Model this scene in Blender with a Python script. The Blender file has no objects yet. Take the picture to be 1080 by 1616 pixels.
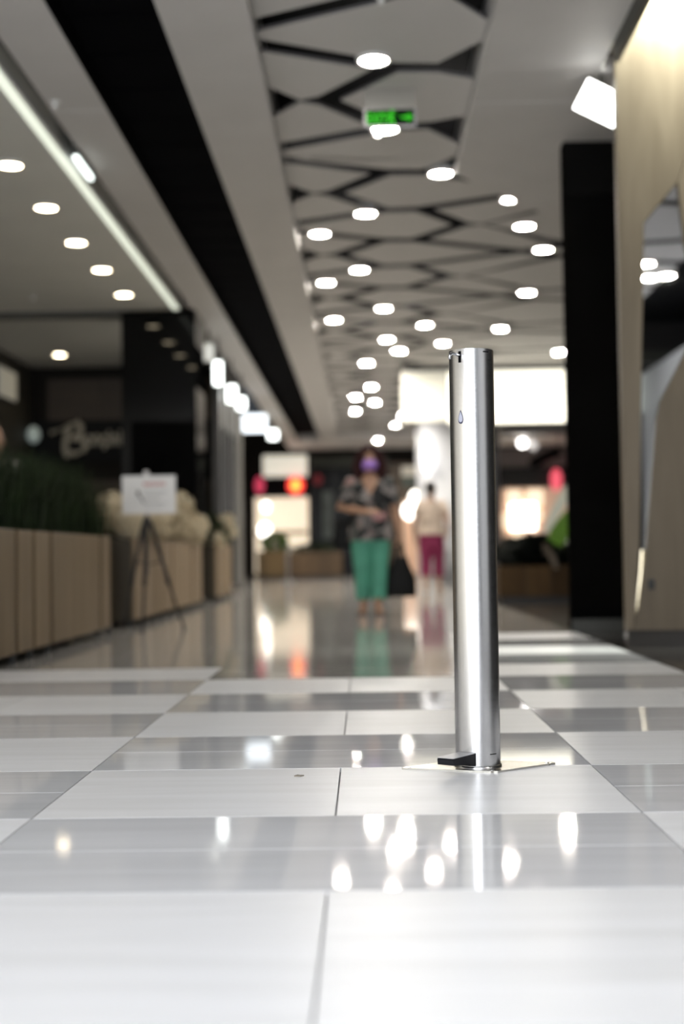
import bpy, bmesh, math, random
from mathutils import Vector, Matrix, noise
random.seed(7)
PI = math.pi
SC = bpy.context.scene
COL = SC.collection

# ------------------------------------------------------------------ camera
CAM_H, F = 0.561, 2150.0
ROLL = math.radians(0.85)
fc = Vector((35.0, -68.0, -F)).normalized()          # where world +Y falls in the camera
uc = Vector((-math.sin(ROLL), math.cos(ROLL), 0)); uc = (uc - fc * uc.dot(fc)).normalized()
rc = fc.cross(uc)
ROT = Matrix((rc, fc, uc))
cd = bpy.data.cameras.new('camera'); cam = bpy.data.objects.new('camera', cd); COL.objects.link(cam)
cam.matrix_world = Matrix.Translation((0, 0, CAM_H)) @ ROT.to_4x4()
cd.sensor_fit = 'HORIZONTAL'; cd.sensor_width = 24.0; cd.lens = F / 1080 * 24
cd.clip_start = 0.05; cd.clip_end = 200
cd.dof.use_dof = True; cd.dof.focus_distance = 3.54; cd.dof.aperture_fstop = 1.5
SC.camera = cam

def P(x, y, Y):                                       # a pixel of the photograph at depth Y -> world point
    d = ROT @ Vector((x - 540, 808 - y, -F)); return d * (Y / d.y) + Vector((0, 0, CAM_H))
def PZ(x, y, z):                                      # a pixel on the horizontal plane at height z
    d = ROT @ Vector((x - 540, 808 - y, -F)); return d * ((z - CAM_H) / d.z) + Vector((0, 0, CAM_H))

# ------------------------------------------------------------------ world, exposure, big lights
w = bpy.data.worlds.new('world'); SC.world = w; w.use_nodes = True
w.node_tree.nodes['Background'].inputs[0].default_value = (0.75, 0.85, 1.0, 1)
w.node_tree.nodes['Background'].inputs[1].default_value = 0.06
SC.view_settings.view_transform = 'Standard'; SC.view_settings.look = 'None'
SC.view_settings.gamma = 1; SC.view_settings.use_curve_mapping = False
SC.view_settings.exposure = 0.0
try:
    SC.cycles.use_denoising = True
    SC.cycles.sample_clamp_indirect = 6.0
    SC.cycles.max_bounces = 8
except Exception: pass

def area(name, loc, rot, sx, sy, power, col=(1, 1, 1), spread=PI):
    l = bpy.data.lights.new(name, 'AREA'); l.shape = 'RECTANGLE'; l.size = sx; l.size_y = sy
    l.energy = power; l.color = col; l.spread = spread
    o = bpy.data.objects.new(name, l); COL.objects.link(o); o.location = loc; o.rotation_euler = rot
    return o
# daylight through the glazed entrance behind the camera
area('entrance_daylight', (-1.9, -4.6, 1.75), (PI / 2, 0, 0), 5.2, 3.3, 610, (0.93, 0.96, 1.0))
area('overhead_fill', (-0.8, -1.6, 4.6), (0, 0, 0), 4.6, 5.4, 330, (0.93, 0.96, 1.0))  # overhead fill added to brighten the near floor, no such opening seen

area('left_fill', (-4.96, 0.2, 0.98), (0, -PI / 2, 0), 1.9, 9.2, 16, (1.0, 0.97, 0.90))  # unseen fill added at the left wall to lighten the dispenser's left side

# ------------------------------------------------------------------ helpers
MATS = {}
def nodes_of(name):
    m = bpy.data.materials.new(name); m.use_nodes = True
    nt = m.node_tree; return m, nt, nt.nodes['Principled BSDF']
def mat(name, col, rough=0.5, metal=0.0, var=0.0, scale=8.0, emit=None, es=0.0, stretch=(1, 1, 1), spec=0.5, alpha=None, coat=0.0, bump=0.0):
    if name in MATS: return MATS[name]
    m, nt, b = nodes_of(name)
    b.inputs['Base Color'].default_value = (*col, 1)
    b.inputs['Roughness'].default_value = rough; b.inputs['Metallic'].default_value = metal
    b.inputs['Specular IOR Level'].default_value = spec
    if coat: b.inputs['Coat Weight'].default_value = coat; b.inputs['Coat Roughness'].default_value = 0.05
    if var or bump:
        tc = nt.nodes.new('ShaderNodeTexCoord'); mp = nt.nodes.new('ShaderNodeMapping')
        mp.inputs['Scale'].default_value = stretch
        nz = nt.nodes.new('ShaderNodeTexNoise'); nz.inputs['Scale'].default_value = scale; nz.inputs['Detail'].default_value = 5
        nt.links.new(tc.outputs['Object'], mp.inputs[0]); nt.links.new(mp.outputs[0], nz.inputs['Vector'])
        if var:
            rp = nt.nodes.new('ShaderNodeValToRGB')
            rp.color_ramp.elements[0].position = 0.3; rp.color_ramp.elements[1].position = 0.7
            rp.color_ramp.elements[0].color = (*[max(0, c * (1 - var)) for c in col], 1)
            rp.color_ramp.elements[1].color = (*[min(1, c * (1 + var)) for c in col], 1)
            nt.links.new(nz.outputs['Fac'], rp.inputs[0]); nt.links.new(rp.outputs[0], b.inputs['Base Color'])
        if bump:
            bp = nt.nodes.new('ShaderNodeBump'); bp.inputs['Strength'].default_value = bump
            nt.links.new(nz.outputs['Fac'], bp.inputs['Height']); nt.links.new(bp.outputs[0], b.inputs['Normal'])
    if emit: b.inputs['Emission Color'].default_value = (*emit, 1); b.inputs['Emission Strength'].default_value = es
    MATS[name] = m; return m
def wood(name, c1, c2, rough=0.45, stretch=(9, 9, 0.6), scale=3.0, rnd=0.25):
    if name in MATS: return MATS[name]
    m, nt, b = nodes_of(name)
    tc = nt.nodes.new('ShaderNodeTexCoord'); mp = nt.nodes.new('ShaderNodeMapping'); mp.inputs['Scale'].default_value = stretch
    oi = nt.nodes.new('ShaderNodeObjectInfo')
    ad = nt.nodes.new('ShaderNodeVectorMath'); ad.operation = 'ADD'
    mu = nt.nodes.new('ShaderNodeMath'); mu.operation = 'MULTIPLY'; mu.inputs[1].default_value = 37.0
    nt.links.new(oi.outputs['Random'], mu.inputs[0]); nt.links.new(tc.outputs['Object'], mp.inputs[0])
    nt.links.new(mp.outputs[0], ad.inputs[0]); nt.links.new(mu.outputs[0], ad.inputs[1])
    nz = nt.nodes.new('ShaderNodeTexNoise'); nz.inputs['Scale'].default_value = scale; nz.inputs['Detail'].default_value = 6; nz.inputs['Distortion'].default_value = 0.6
    nt.links.new(ad.outputs[0], nz.inputs['Vector'])
    rp = nt.nodes.new('ShaderNodeValToRGB'); rp.color_ramp.elements[0].position = 0.32; rp.color_ramp.elements[1].position = 0.68
    rp.color_ramp.elements[0].color = (*c1, 1); rp.color_ramp.elements[1].color = (*c2, 1)
    nt.links.new(nz.outputs['Fac'], rp.inputs[0])
    hs = nt.nodes.new('ShaderNodeHueSaturation')
    mr = nt.nodes.new('ShaderNodeMapRange'); mr.inputs['To Min'].default_value = 1 - rnd; mr.inputs['To Max'].default_value = 1 + rnd
    nt.links.new(oi.outputs['Random'], mr.inputs['Value']); nt.links.new(mr.outputs[0], hs.inputs['Value'])
    nt.links.new(rp.outputs[0], hs.inputs['Color']); nt.links.new(hs.outputs[0], b.inputs['Base Color'])
    b.inputs['Roughness'].default_value = rough
    MATS[name] = m; return m
def stone(name, c1, c2, rough, rnd=0.04, spec=0.5):             # polished marble streaked along X, world coordinates so that veins differ per tile
    m, nt, b = nodes_of(name)
    g = nt.nodes.new('ShaderNodeNewGeometry'); mp = nt.nodes.new('ShaderNodeMapping'); mp.inputs['Scale'].default_value = (0.7, 9, 1)
    oi = nt.nodes.new('ShaderNodeObjectInfo')
    nz = nt.nodes.new('ShaderNodeTexNoise'); nz.noise_dimensions = '4D'; nz.inputs['Scale'].default_value = 1.6; nz.inputs['Detail'].default_value = 6; nz.inputs['Distortion'].default_value = 0.8
    mu = nt.nodes.new('ShaderNodeMath'); mu.operation = 'MULTIPLY'; mu.inputs[1].default_value = 30.0
    nt.links.new(oi.outputs['Random'], mu.inputs[0]); nt.links.new(mu.outputs[0], nz.inputs['W'])
    nt.links.new(g.outputs['Position'], mp.inputs[0]); nt.links.new(mp.outputs[0], nz.inputs['Vector'])
    rp = nt.nodes.new('ShaderNodeValToRGB'); rp.color_ramp.elements[0].position = 0.3; rp.color_ramp.elements[1].position = 0.62
    rp.color_ramp.elements[0].color = (*c1, 1); rp.color_ramp.elements[1].color = (*c2, 1)
    nt.links.new(nz.outputs['Fac'], rp.inputs[0])
    hs = nt.nodes.new('ShaderNodeHueSaturation'); mr = nt.nodes.new('ShaderNodeMapRange')
    mr.inputs['To Min'].default_value = 1 - rnd; mr.inputs['To Max'].default_value = 1 + rnd
    nt.links.new(oi.outputs['Random'], mr.inputs['Value']); nt.links.new(mr.outputs[0], hs.inputs['Value'])
    nt.links.new(rp.outputs[0], hs.inputs['Color']); nt.links.new(hs.outputs[0], b.inputs['Base Color'])
    b.inputs['Roughness'].default_value = rough
    b.inputs['Specular IOR Level'].default_value = spec
    n2 = nt.nodes.new('ShaderNodeTexNoise'); n2.inputs['Scale'].default_value = 2.2
    bp = nt.nodes.new('ShaderNodeBump'); bp.inputs['Strength'].default_value = 0.008; bp.inputs['Distance'].default_value = 0.02
    nt.links.new(g.outputs['Position'], n2.inputs['Vector']); nt.links.new(n2.outputs['Fac'], bp.inputs['Height']); nt.links.new(bp.outputs[0], b.inputs['Normal'])
    MATS[name] = m; return m

def obj(name, bm, m=None, parent=None, smooth=False, kind=None):
    me = bpy.data.meshes.new(name)
    if isinstance(bm, bmesh.types.BMesh):
        bmesh.ops.recalc_face_normals(bm, faces=bm.faces); bm.to_mesh(me); bm.free()
    else: me = bm
    if m: me.materials.clear(); me.materials.append(m)
    if smooth:
        for p in me.polygons: p.use_smooth = True
    o = bpy.data.objects.new(name, me); COL.objects.link(o)
    if parent: o.parent = parent
    if kind: o['kind'] = kind
    return o
def tag(o, label=None, cat=None, group=None, kind=None):
    if label: o['label'] = label
    if cat: o['category'] = cat
    if group: o['group'] = group
    if kind: o['kind'] = kind
    return o
def thing(name, label, cat, loc=(0, 0, 0), rz=0.0, group=None):
    o = bpy.data.objects.new(name, None); COL.objects.link(o); o.location = loc; o.rotation_euler = (0, 0, rz)
    o.empty_display_size = 0.1
    return tag(o, label, cat, group)
def dup(root, loc, rz=None, label=None):
    r = root.copy(); COL.objects.link(r); r.location = loc
    if rz is not None: r.rotation_euler = (0, 0, rz)
    if label: r['label'] = label
    for ch in list(root.children):
        c = ch.copy(); COL.objects.link(c); c.parent = r
        for g in list(ch.children):
            d = g.copy(); COL.objects.link(d); d.parent = c
    return r
def NB(): return bmesh.new()
def box(bm, a, b):
    x0, y0, z0 = a; x1, y1, z1 = b
    v = [bm.verts.new(p) for p in ((x0, y0, z0), (x1, y0, z0), (x1, y1, z0), (x0, y1, z0), (x0, y0, z1), (x1, y0, z1), (x1, y1, z1), (x0, y1, z1))]
    for f in ((0, 3, 2, 1), (4, 5, 6, 7), (0, 1, 5, 4), (1, 2, 6, 5), (2, 3, 7, 6), (3, 0, 4, 7)): bm.faces.new([v[i] for i in f])
    return bm
def bx(a, b, bev=0.0):
    bm = box(NB(), a, b)
    if bev: bmesh.ops.bevel(bm, geom=list(bm.edges), offset=bev, segments=2, affect='EDGES', profile=0.5)
    return bm
def prism(bm, pts, z0, z1):
    lo = [bm.verts.new((p[0], p[1], z0)) for p in pts]; hi = [bm.verts.new((p[0], p[1], z1)) for p in pts]
    bm.faces.new(lo); bm.faces.new(hi); n = len(pts)
    for i in range(n): bm.faces.new((lo[i], lo[(i + 1) % n], hi[(i + 1) % n], hi[i]))
    return bm
def prismY(bm, pts, y0, y1):                          # outline in x,z extruded along y
    lo = [bm.verts.new((p[0], y0, p[1])) for p in pts]; hi = [bm.verts.new((p[0], y1, p[1])) for p in pts]
    bm.faces.new(lo); bm.faces.new(hi); n = len(pts)
    for i in range(n): bm.faces.new((lo[i], lo[(i + 1) % n], hi[(i + 1) % n], hi[i]))
    return bm
def lathe(bm, prof, seg=24, c=(0, 0, 0), caps=True):  # prof: (r, z)
    rings = []
    for r, z in prof: rings.append([bm.verts.new((c[0] + r * math.cos(2 * PI * i / seg), c[1] + r * math.sin(2 * PI * i / seg), c[2] + z)) for i in range(seg)])
    for a, b in zip(rings, rings[1:]):
        for i in range(seg): bm.faces.new((a[i], a[(i + 1) % seg], b[(i + 1) % seg], b[i]))
    if caps: bm.faces.new(rings[0]); bm.faces.new(rings[-1])
    return bm
def loft(bm, pts, rad, seg=12, ref=(1, 0, 0)):        # tube through pts; rad floats or (r_side, r_front) pairs; ref = side axis
    pts = [Vector(p) for p in pts]; rings = []; n = len(pts)
    for i, p in enumerate(pts):
        t = (pts[min(i + 1, n - 1)] - pts[max(i - 1, 0)]).normalized()
        s = Vector(ref); s = s - t * s.dot(t)
        if s.length < 0.1: s = Vector((0, 1, 0)) - t * t.y
        s.normalize(); q = t.cross(s)
        r = rad[i] if isinstance(rad, (list, tuple)) else rad
        a, b = r if isinstance(r, (list, tuple)) else (r, r)
        rings.append([bm.verts.new(p + s * (a * math.cos(2 * PI * k / seg)) + q * (b * math.sin(2 * PI * k / seg))) for k in range(seg)])
    for a, b in zip(rings, rings[1:]):
        for k in range(seg): bm.faces.new((a[k], a[(k + 1) % seg], b[(k + 1) % seg], b[k]))
    bm.faces.new(rings[0]); bm.faces.new(rings[-1])
    return bm
def ball(bm, c, r, seg=14, rot=None):
    r = r if isinstance(r, (list, tuple)) else (r, r, r)
    M = Matrix.Translation(c) @ (rot.to_4x4() if rot else Matrix()) @ Matrix.Diagonal((*r, 1))
    bmesh.ops.create_uvsphere(bm, u_segments=seg, v_segments=max(6, seg * 2 // 3), radius=1.0, matrix=M)
    return bm
def remesh(bm, voxel, smooth=2):
    bmesh.ops.recalc_face_normals(bm, faces=bm.faces)
    me = bpy.data.meshes.new('tmp'); bm.to_mesh(me); bm.free()
    o = bpy.data.objects.new('tmp', me); COL.objects.link(o)
    md = o.modifiers.new('r', 'REMESH'); md.mode = 'VOXEL'; md.voxel_size = voxel; md.use_smooth_shade = True
    if smooth:
        ms = o.modifiers.new('s', 'SMOOTH'); ms.iterations = smooth; ms.factor = 0.5
    dg = bpy.context.evaluated_depsgraph_get(); out = bpy.data.meshes.new_from_object(o.evaluated_get(dg))
    bpy.data.objects.remove(o); bpy.data.meshes.remove(me)
    for p in out.polygons: p.use_smooth = True
    return out

def font_mesh(o):                                     # turn a text object into an ordinary mesh object of the same name
    dg = bpy.context.evaluated_depsgraph_get(); dg.update()
    me = bpy.data.meshes.new_from_object(o.evaluated_get(dg)); nm, pa, mw = o.name, o.parent, (o.location.copy(), o.rotation_euler.copy(), o.scale.copy())
    bpy.data.objects.remove(o); n = bpy.data.objects.new(nm, me); COL.objects.link(n); n.parent = pa
    n.location, n.rotation_euler, n.scale = mw; return n

# ------------------------------------------------------------------ materials
M_LIGHT = stone('light_marble', (0.74, 0.74, 0.75), (0.82, 0.82, 0.84), 0.33, spec=0.22)
M_DARK = stone('grey_marble', (0.68, 0.68, 0.695), (0.77, 0.77, 0.79), 0.05)
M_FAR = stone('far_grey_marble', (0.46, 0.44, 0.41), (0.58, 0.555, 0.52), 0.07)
M_BORD = stone('border_granite', (0.035, 0.032, 0.03), (0.06, 0.055, 0.05), 0.12)
M_GROUT = mat('grout', (0.22, 0.22, 0.23), 0.8)
M_SOFF = mat('soffit_paint', (0.62, 0.60, 0.585), 0.6, var=0.03, scale=2)
M_PANEL = mat('ceiling_panel_paint', (0.60, 0.585, 0.57), 0.55, var=0.03, scale=1.5)
M_EDGE = mat('panel_edge', (0.12, 0.115, 0.12), 0.5)
M_BLACK = mat('plenum_black', (0.004, 0.004, 0.005), 0.9, spec=0.1)
M_SLOT = mat('slot_black', (0.0022, 0.0022, 0.0032), 0.9, spec=0.03, var=0.3, scale=3, stretch=(0.2, 6, 1))
M_GLOSSBLK = mat('gloss_black_stone', (0.003, 0.003, 0.003), 0.012, var=0.3, scale=3, spec=0.18)
M_STEEL = mat('steel', (0.62, 0.62, 0.63), 0.28, 1.0)
M_WHITE = mat('white_paint', (0.8, 0.8, 0.78), 0.4)
M_CAFEC = mat('cafe_ceiling_paint', (0.74, 0.735, 0.69), 0.6, var=0.03, scale=2)
M_TRIMD = mat('dark_olive_trim', (0.05, 0.05, 0.042), 0.5)
M_LAMP = mat('lamp_lens', (0.9, 0.9, 0.88), 0.4, emit=(1.0, 0.95, 0.86), es=215)
M_LAMPW = mat('warm_lamp_lens', (0.9, 0.88, 0.8), 0.4, emit=(1.0, 0.84, 0.58), es=32)
M_LED = mat('led_strip_lens', (0.9, 0.9, 0.88), 0.4, emit=(0.93, 1.0, 0.82), es=0.8)
M_RING = mat('lamp_trim', (0.7, 0.7, 0.69), 0.35)

# ------------------------------------------------------------------ floor: every tile near the camera is a piece of its own
LX = [-3.37, -2.05, -0.73, 0.59, 1.47]; R0 = 2.30; T = 0.66; G = 0.002
floor = obj('floor', bx((-7, -6, -0.12), (7, 39, -0.012)), M_GROUT); tag(floor, kind='structure')
tile_mesh = {}
def tile(x0, x1, y0, y1, m):
    w_, h_ = round(x1 - x0 - 2 * G, 4), round(y1 - y0 - 2 * G, 4); key = (w_, h_, m.name)
    if key not in tile_mesh:
        me = bpy.data.meshes.new('tile'); b = bx((-w_ / 2, -h_ / 2, -0.012), (w_ / 2, h_ / 2, 0)); b.to_mesh(me); b.free(); me.materials.append(m); tile_mesh[key] = me
    o = bpy.data.objects.new('tile', tile_mesh[key]); COL.objects.link(o); o.parent = floor
    o.location = ((x0 + x1) / 2, (y0 + y1) / 2, 0)
far_bm, near_bm, dark_bm = NB(), NB(), NB()
for k in range(-13, 56):
    y0, y1 = R0 + T * k, R0 + T * (k + 1)
    for li in range(-3, 6):
        x0, x1 = (LX[li], LX[li + 1]) if 0 <= li < 4 else ((LX[0] + li * 1.32, LX[0] + (li + 1) * 1.32) if li < 0 else (1.47 + (li - 4) * 1.32, 1.47 + (li - 3) * 1.32))
        border = li >= 4
        light = (k + li) % 2 == 1                      # centre lane li = 2: light at odd k
        if border: light = False
        if light:
            xm = (x0 + x1) / 2 if li != 3 else x0 + 0.66
            cells = [(x0, xm, y0, y1), (xm, x1, y0, y1)]
        else: cells = [(x0, x1, y0, (y0 + y1) / 2), (x0, x1, (y0 + y1) / 2, y1)]
        if border: cells = [(x0, x1, y0, y1)]
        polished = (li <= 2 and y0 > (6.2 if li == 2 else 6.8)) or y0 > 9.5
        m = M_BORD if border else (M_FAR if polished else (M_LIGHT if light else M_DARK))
        near = 1.0 < y0 < 9.0 and (0 <= li <= 3 or (li == 4 and y0 > 5.5))
        for c in cells:
            if near: tile(*c, m)
            else:
                tgt = dark_bm if border else (near_bm if y0 < 1.5 else far_bm)
                box(tgt, (c[0] + G, c[2] + G, -0.012), (c[1] - G, c[3] - G, 0))
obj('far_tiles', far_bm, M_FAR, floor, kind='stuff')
obj('near_tiles', near_bm, M_LIGHT, floor, kind='stuff')
obj('border_tiles', dark_bm, M_BORD, floor, kind='stuff')

# ------------------------------------------------------------------ ceiling: black plenum, soffits, patterned panels
ZS, ZP = 3.53, 3.64
ceil = obj('ceiling', bx((-2.06, 1.2, 4.3), (7, 38.2, 4.4)), M_BLACK); tag(ceil, kind='structure')
obj('light_baffle', bx((-2.06, 1.2, ZS), (1.7, 1.28, 4.3)), M_BLACK, ceil)  # unseen board added to keep overhead light out of the plenum
obj('plenum_right', bx((1.7, -6, 4.25), (7, 1.2, 4.4)), M_BLACK, ceil)
def soffit(a, b, m=M_SOFF): return obj('soffit', bx(a, b), m, ceil)
soffit((-2.03, 5, ZS), (-1.66, 35.3, ZS + 0.3)); soffit((-1.08, 1.5, ZS), (-0.585, 34.3, ZS + 0.3))
M_SOFF_LIT = mat('far_soffit_lit', (0.86, 0.84, 0.83), 0.5)  # soffit paint lightened to stand for the brighter light at the far end
soffit((-2.03, 35.3, ZS), (-1.08, 38, ZS + 0.3), M_SOFF_LIT); soffit((-1.08, 34.3, ZS), (-0.585, 35.3, ZS + 0.3), M_SOFF_LIT)
obj('soffit', box(bx((-1.08, 35.3, ZS), (7, 38, ZS + 0.3)), (-0.585, 34.3, ZS), (7, 35.3, ZS + 0.3)), M_SOFF_LIT, ceil)
obj('slot_liner', bx((-1.75, 2.5, ZS + 0.28), (-1.0, 35.3, ZS + 0.36)), M_SLOT, ceil)
obj('slot_side', bx((-1.66, 5, ZS + 0.002), (-1.652, 35.3, ZS + 0.28)), M_SLOT, ceil); obj('slot_side', bx((-1.088, 1.5, ZS + 0.002), (-1.08, 35.3, ZS + 0.28)), M_SLOT, ceil)
for k in range(48):                                    # cross slats seen faintly inside the dark slot
    y = 5.2 + k * 0.62
    obj('slot_slat', bx((-1.66, y, ZS + 0.14), (-1.08, y + 0.59, ZS + 0.16)), M_SLOT, ceil)
for y in (8.9, 13.5, 18.5): obj('soffit_joint', bx((-2.03, y, ZS - 0.002), (-1.66, y + 0.006, ZS + 0.01)), M_WHITE, ceil)
obj('soffit_joint', bx((0.76, 8.9, ZS - 0.002), (1.5, 8.906, ZS + 0.01)), M_WHITE, ceil)
# right soffit: L-shaped, with a slanting far end
obj('soffit', prism(NB(), [(0.76, 2.9), (1.5, 2.9), (1.5, 8.35), (4.5, 8.35), (4.5, 12.5), (1.95, 12.4), (0.76, 10.6)], ZS, ZS + 0.10), M_SOFF, ceil)
obj('soffit_upstand', bx((0.76, 2.9, ZS + 0.10), (0.80, 10.6, ZS + 0.3)), M_SOFF, ceil)
obj('fascia', bx((1.502, 2.9, ZS - 0.11), (1.535, 7.9, ZS + 0.3)), M_TRIMD, ceil)
# pattern: faces of one repeat, clipped to the open areas
KX = 1.1
def clip(poly, axis, val, keep_less):
    out = []
    for i in range(len(poly)):
        a, b = poly[i], poly[(i + 1) % len(poly)]
        ia = (a[axis] <= val) == keep_less; ib = (b[axis] <= val) == keep_less
        if ia: out.append(a)
        if ia != ib:
            t = (val - a[axis]) / (b[axis] - a[axis]); out.append((a[0] + (b[0] - a[0]) * t, a[1] + (b[1] - a[1]) * t))
    return out
def inset(poly, g):
    A = sum(poly[i][0] * poly[(i + 1) % len(poly)][1] - poly[(i + 1) % len(poly)][0] * poly[i][1] for i in range(len(poly)))
    if A < 0: poly = poly[::-1]
    n = len(poly); out = []
    for i in range(n):
        p0, p1, p2 = Vector(poly[i - 1]), Vector(poly[i]), Vector(poly[(i + 1) % n])
        d1, d2 = (p1 - p0).normalized(), (p2 - p1).normalized()
        n1, n2 = Vector((-d1.y, d1.x)), Vector((-d2.y, d2.x))
        den = 1 + n1.dot(n2)
        k = 0.22 if (abs(p1.x + 0.396) < 0.01 or abs(p1.x - 1.155) < 0.01) else 1.0
        out.append(tuple(p1 + (n1 + n2) * (k * g / max(den, 0.35))))
    return out
def panels_for(y0):
    h = 1.075; y1 = y0 + h
    ev = [[(-0.8, y0 - h), (0.2, y0 - 0.55), (-0.2, y0), (-0.36, y0), (-0.8, y0 - 0.42)],
          [(-0.8, y0 + h), (-0.8, y0 + 0.42), (-0.36, y0), (-0.2, y0), (0.2, y0 + 0.55)],
          [(-0.2, y0), (0.2, y0 - 0.55), (0.5, y0 - 0.525), (1.5, y0), (0.5, y0 + 0.525), (0.2, y0 + 0.55)]]
    od = [[(-0.8, y1), (0.2, y1 - 0.525), (0.5, y1 - 0.55), (0.88, y1), (0.5, y1 + 0.55), (0.2, y1 + 0.525)],
          [(0.5, y1 - 0.55), (1.5, y1 - h), (1.9, y1 - 0.85), (1.05, y1), (0.88, y1)],
          [(0.5, y1 + 0.55), (0.88, y1), (1.05, y1), (1.9, y1 + 0.85), (1.5, y1 + h)],
          [(1.05, y1), (1.9, y1 - 0.85), (3.2, y1 - 0.55), (3.2, y1 + 0.55), (1.9, y1 + 0.85)],
          [(1.5, y0), (1.9, y0 - 0.225), (3.2, y0 - 0.525), (3.2, y0 + 0.525), (1.9, y0 + 0.225)]]
    return ev + od
AREAS = [(-0.668, 0.842, 4.6, 10.6), (-0.668, 4.4, 10.43, 34.38), (1.75, 4.4, -2.5, 7.0)]
for k in range(-7, 13):
    for poly in panels_for(9.5 + 2.15 * k):
        poly = [(p[0] * KX, (p[1] + 0.95) * KX) for p in poly]
        for (xa, xb, ya, yb) in AREAS:
            q = poly
            for ax, v, l in ((0, xa, False), (0, xb, True), (1, ya, False), (1, yb, True)):
                q = clip(q, ax, v, l)
                if len(q) < 3: break
            if len(q) < 3: continue
            q2 = [q[i] for i in range(len(q)) if (Vector(q[i]) - Vector(q[i - 1])).length > 0.02]
            if len(q2) < 3: continue
            ar = abs(sum(q2[i][0] * q2[(i + 1) % len(q2)][1] - q2[(i + 1) % len(q2)][0] * q2[i][1] for i in range(len(q2)))) / 2
            if ar < 0.06 or (xa < -0.6 and xb < 1 and min(p[0] for p in q2) > 0.45): continue
            obj('ceiling_panel', prism(NB(), inset(q2, 0.085), ZP, ZP + 0.02), M_PANEL, ceil).data.materials.append(M_EDGE)
            for f_ in COL.objects[-1].data.polygons: f_.material_index = 1 if abs(f_.normal.z) < 0.5 else 0
# cafe ceiling, LED cove, beam
cafe_c = obj('ceiling_cafe', bx((-7, 3, ZS), (-2.15, 16.2, ZS + 0.2)), M_CAFEC); tag(cafe_c, kind='structure')
obj('rear_panel', bx((-7, 16.4, ZS), (-2.15, 21, ZS + 0.2)), M_CAFEC, cafe_c)
obj('beam', bx((-7, 16.2, ZS - 0.05), (-2.15, 16.42, ZS + 0.2)), M_TRIMD, cafe_c)
obj('channel_liner', bx((-2.15, 3, ZS + 0.16), (-2.02, 34, ZS + 0.26)), M_TRIMD, cafe_c)
obj('channel_side', bx((-2.165, 3, ZS + 0.03), (-2.152, 16.2, ZS + 0.17)), M_TRIMD, cafe_c)
led = thing('led_strip', 'long pale green white light strip edging the cafe ceiling on the left', 'light', (-2.175, 10, ZS - 0.021))
obj('lens', bx((-0.035, -6, -0.022), (0.035, 5.95, -0.003)), M_LED, led)
obj('profile', bx((-0.06, -6.02, -0.014), (0.06, 5.97, 0.02)), M_RING, led)
lin = thing('linear_lamp', 'short white bar lamp in the dark channel beside the left soffit', 'light', (-2.052, PZ(148, 264, ZS - 0.05).y, ZS - 0.02))
obj('lens', bx((-0.018, -0.28, -0.05), (0.018, 0.28, -0.02)), mat('bar_lamp', (0.9, 0.9, 0.9), emit=(0.9, 1, 0.95), es=3), lin)
obj('housing', bx((-0.03, -0.30, -0.02), (0.03, 0.30, 0.10)), M_TRIMD, lin)

# ------------------------------------------------------------------ walls of the place
def structure(name, bm, m, parent=None):
    o = obj(name, bm, m, parent)
    if not parent: tag(o, kind='structure')
    return o
M_DKWALL = mat('dark_brown_wall', (0.010, 0.008, 0.006), 0.7, spec=0.15)
M_CAFEW = wood('cafe_wood', (0.028, 0.017, 0.008), (0.045, 0.028, 0.013), 0.6, (0.6, 9, 9), 2.0, 0.15)
structure('wall_left', bx((-5.3, 6, 0), (-5.1, 21, ZS)), mat('cafe_side_wall', (0.05, 0.045, 0.036), 0.6))
wb = structure('wall_cafe', bx((-5.1, 20.9, 0), (-2.3, 21.1, ZS)), M_DKWALL)
for i, (z0, z1) in enumerate(((0.0, 0.9), (0.92, 1.78), (2.55, 3.35))):
    for j in range(3):
        obj('panel', bx((-4.85 + j * 0.85, 20.86, z0), (-4.01 + j * 0.85, 20.9, z1 - 0.01)), M_CAFEW, wb)
structure('wall_right', bx((4.5, 2, 0), (4.7, 10, 4.4)), M_DKWALL)
structure('wall_near_right', bx((4.5, -5.9, 0), (4.7, 1.9, 3.4)), mat('grey_side_wall', (0.5, 0.5, 0.5), 0.7))
fs = thing('mirror_glow_panel', 'pale glowing panel added out of view for the reflection in the mirror shard', 'sign', (4.2, -5.94, 3.1))  # added glow panel that gives the pale patch in the mirror
obj('light_face', bx((-0.7, 0.05, -0.30), (0.28, 0.10, 0.30)), mat('mirror_patch_glow', (0.8, 0.85, 0.8), emit=(0.9, 1, 0.9), es=0.6), fs)
obj('casing', bx((-0.72, -0.05, -0.32), (0.29, 0.05, 0.32)), M_TRIMD, fs)
structure('wall_far', bx((-7, 38.05, 0), (7, 38.3, 4.4)), M_DKWALL)
structure('wall_behind', bx((-7, -6.2, 0), (7, -6, 4.4)), mat('rear_wall', (0.03, 0.028, 0.026), 0.8))
structure('wall_near_left', box(bx((-5.2, -4.5, 0), (-5.0, 3.2, 1.95)), (-5.2, 3.2, 0), (-5.0, 5.9, 3.5)), mat('pale_side_wall', (0.78, 0.72, 0.60), 0.7))
structure('wall_far_right', bx((6.8, 10, 0), (7, 38, 4.4)), M_DKWALL)
structure('wall_far_left', bx((-7, 21.1, 0), (-6.8, 38, 4.4)), M_DKWALL)
# glazed entrance behind the camera (frame only; daylight comes through it)
wn = structure('window_1', bx((-3.4, -4.75, 3.4), (5.2, -4.6, 3.6)), M_TRIMD)
for x in (-3.3, 0.9, 5.1): obj('frame', bx((x - 0.05, -4.75, 0), (x + 0.05, -4.65, 3.4)), M_TRIMD, wn)

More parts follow.
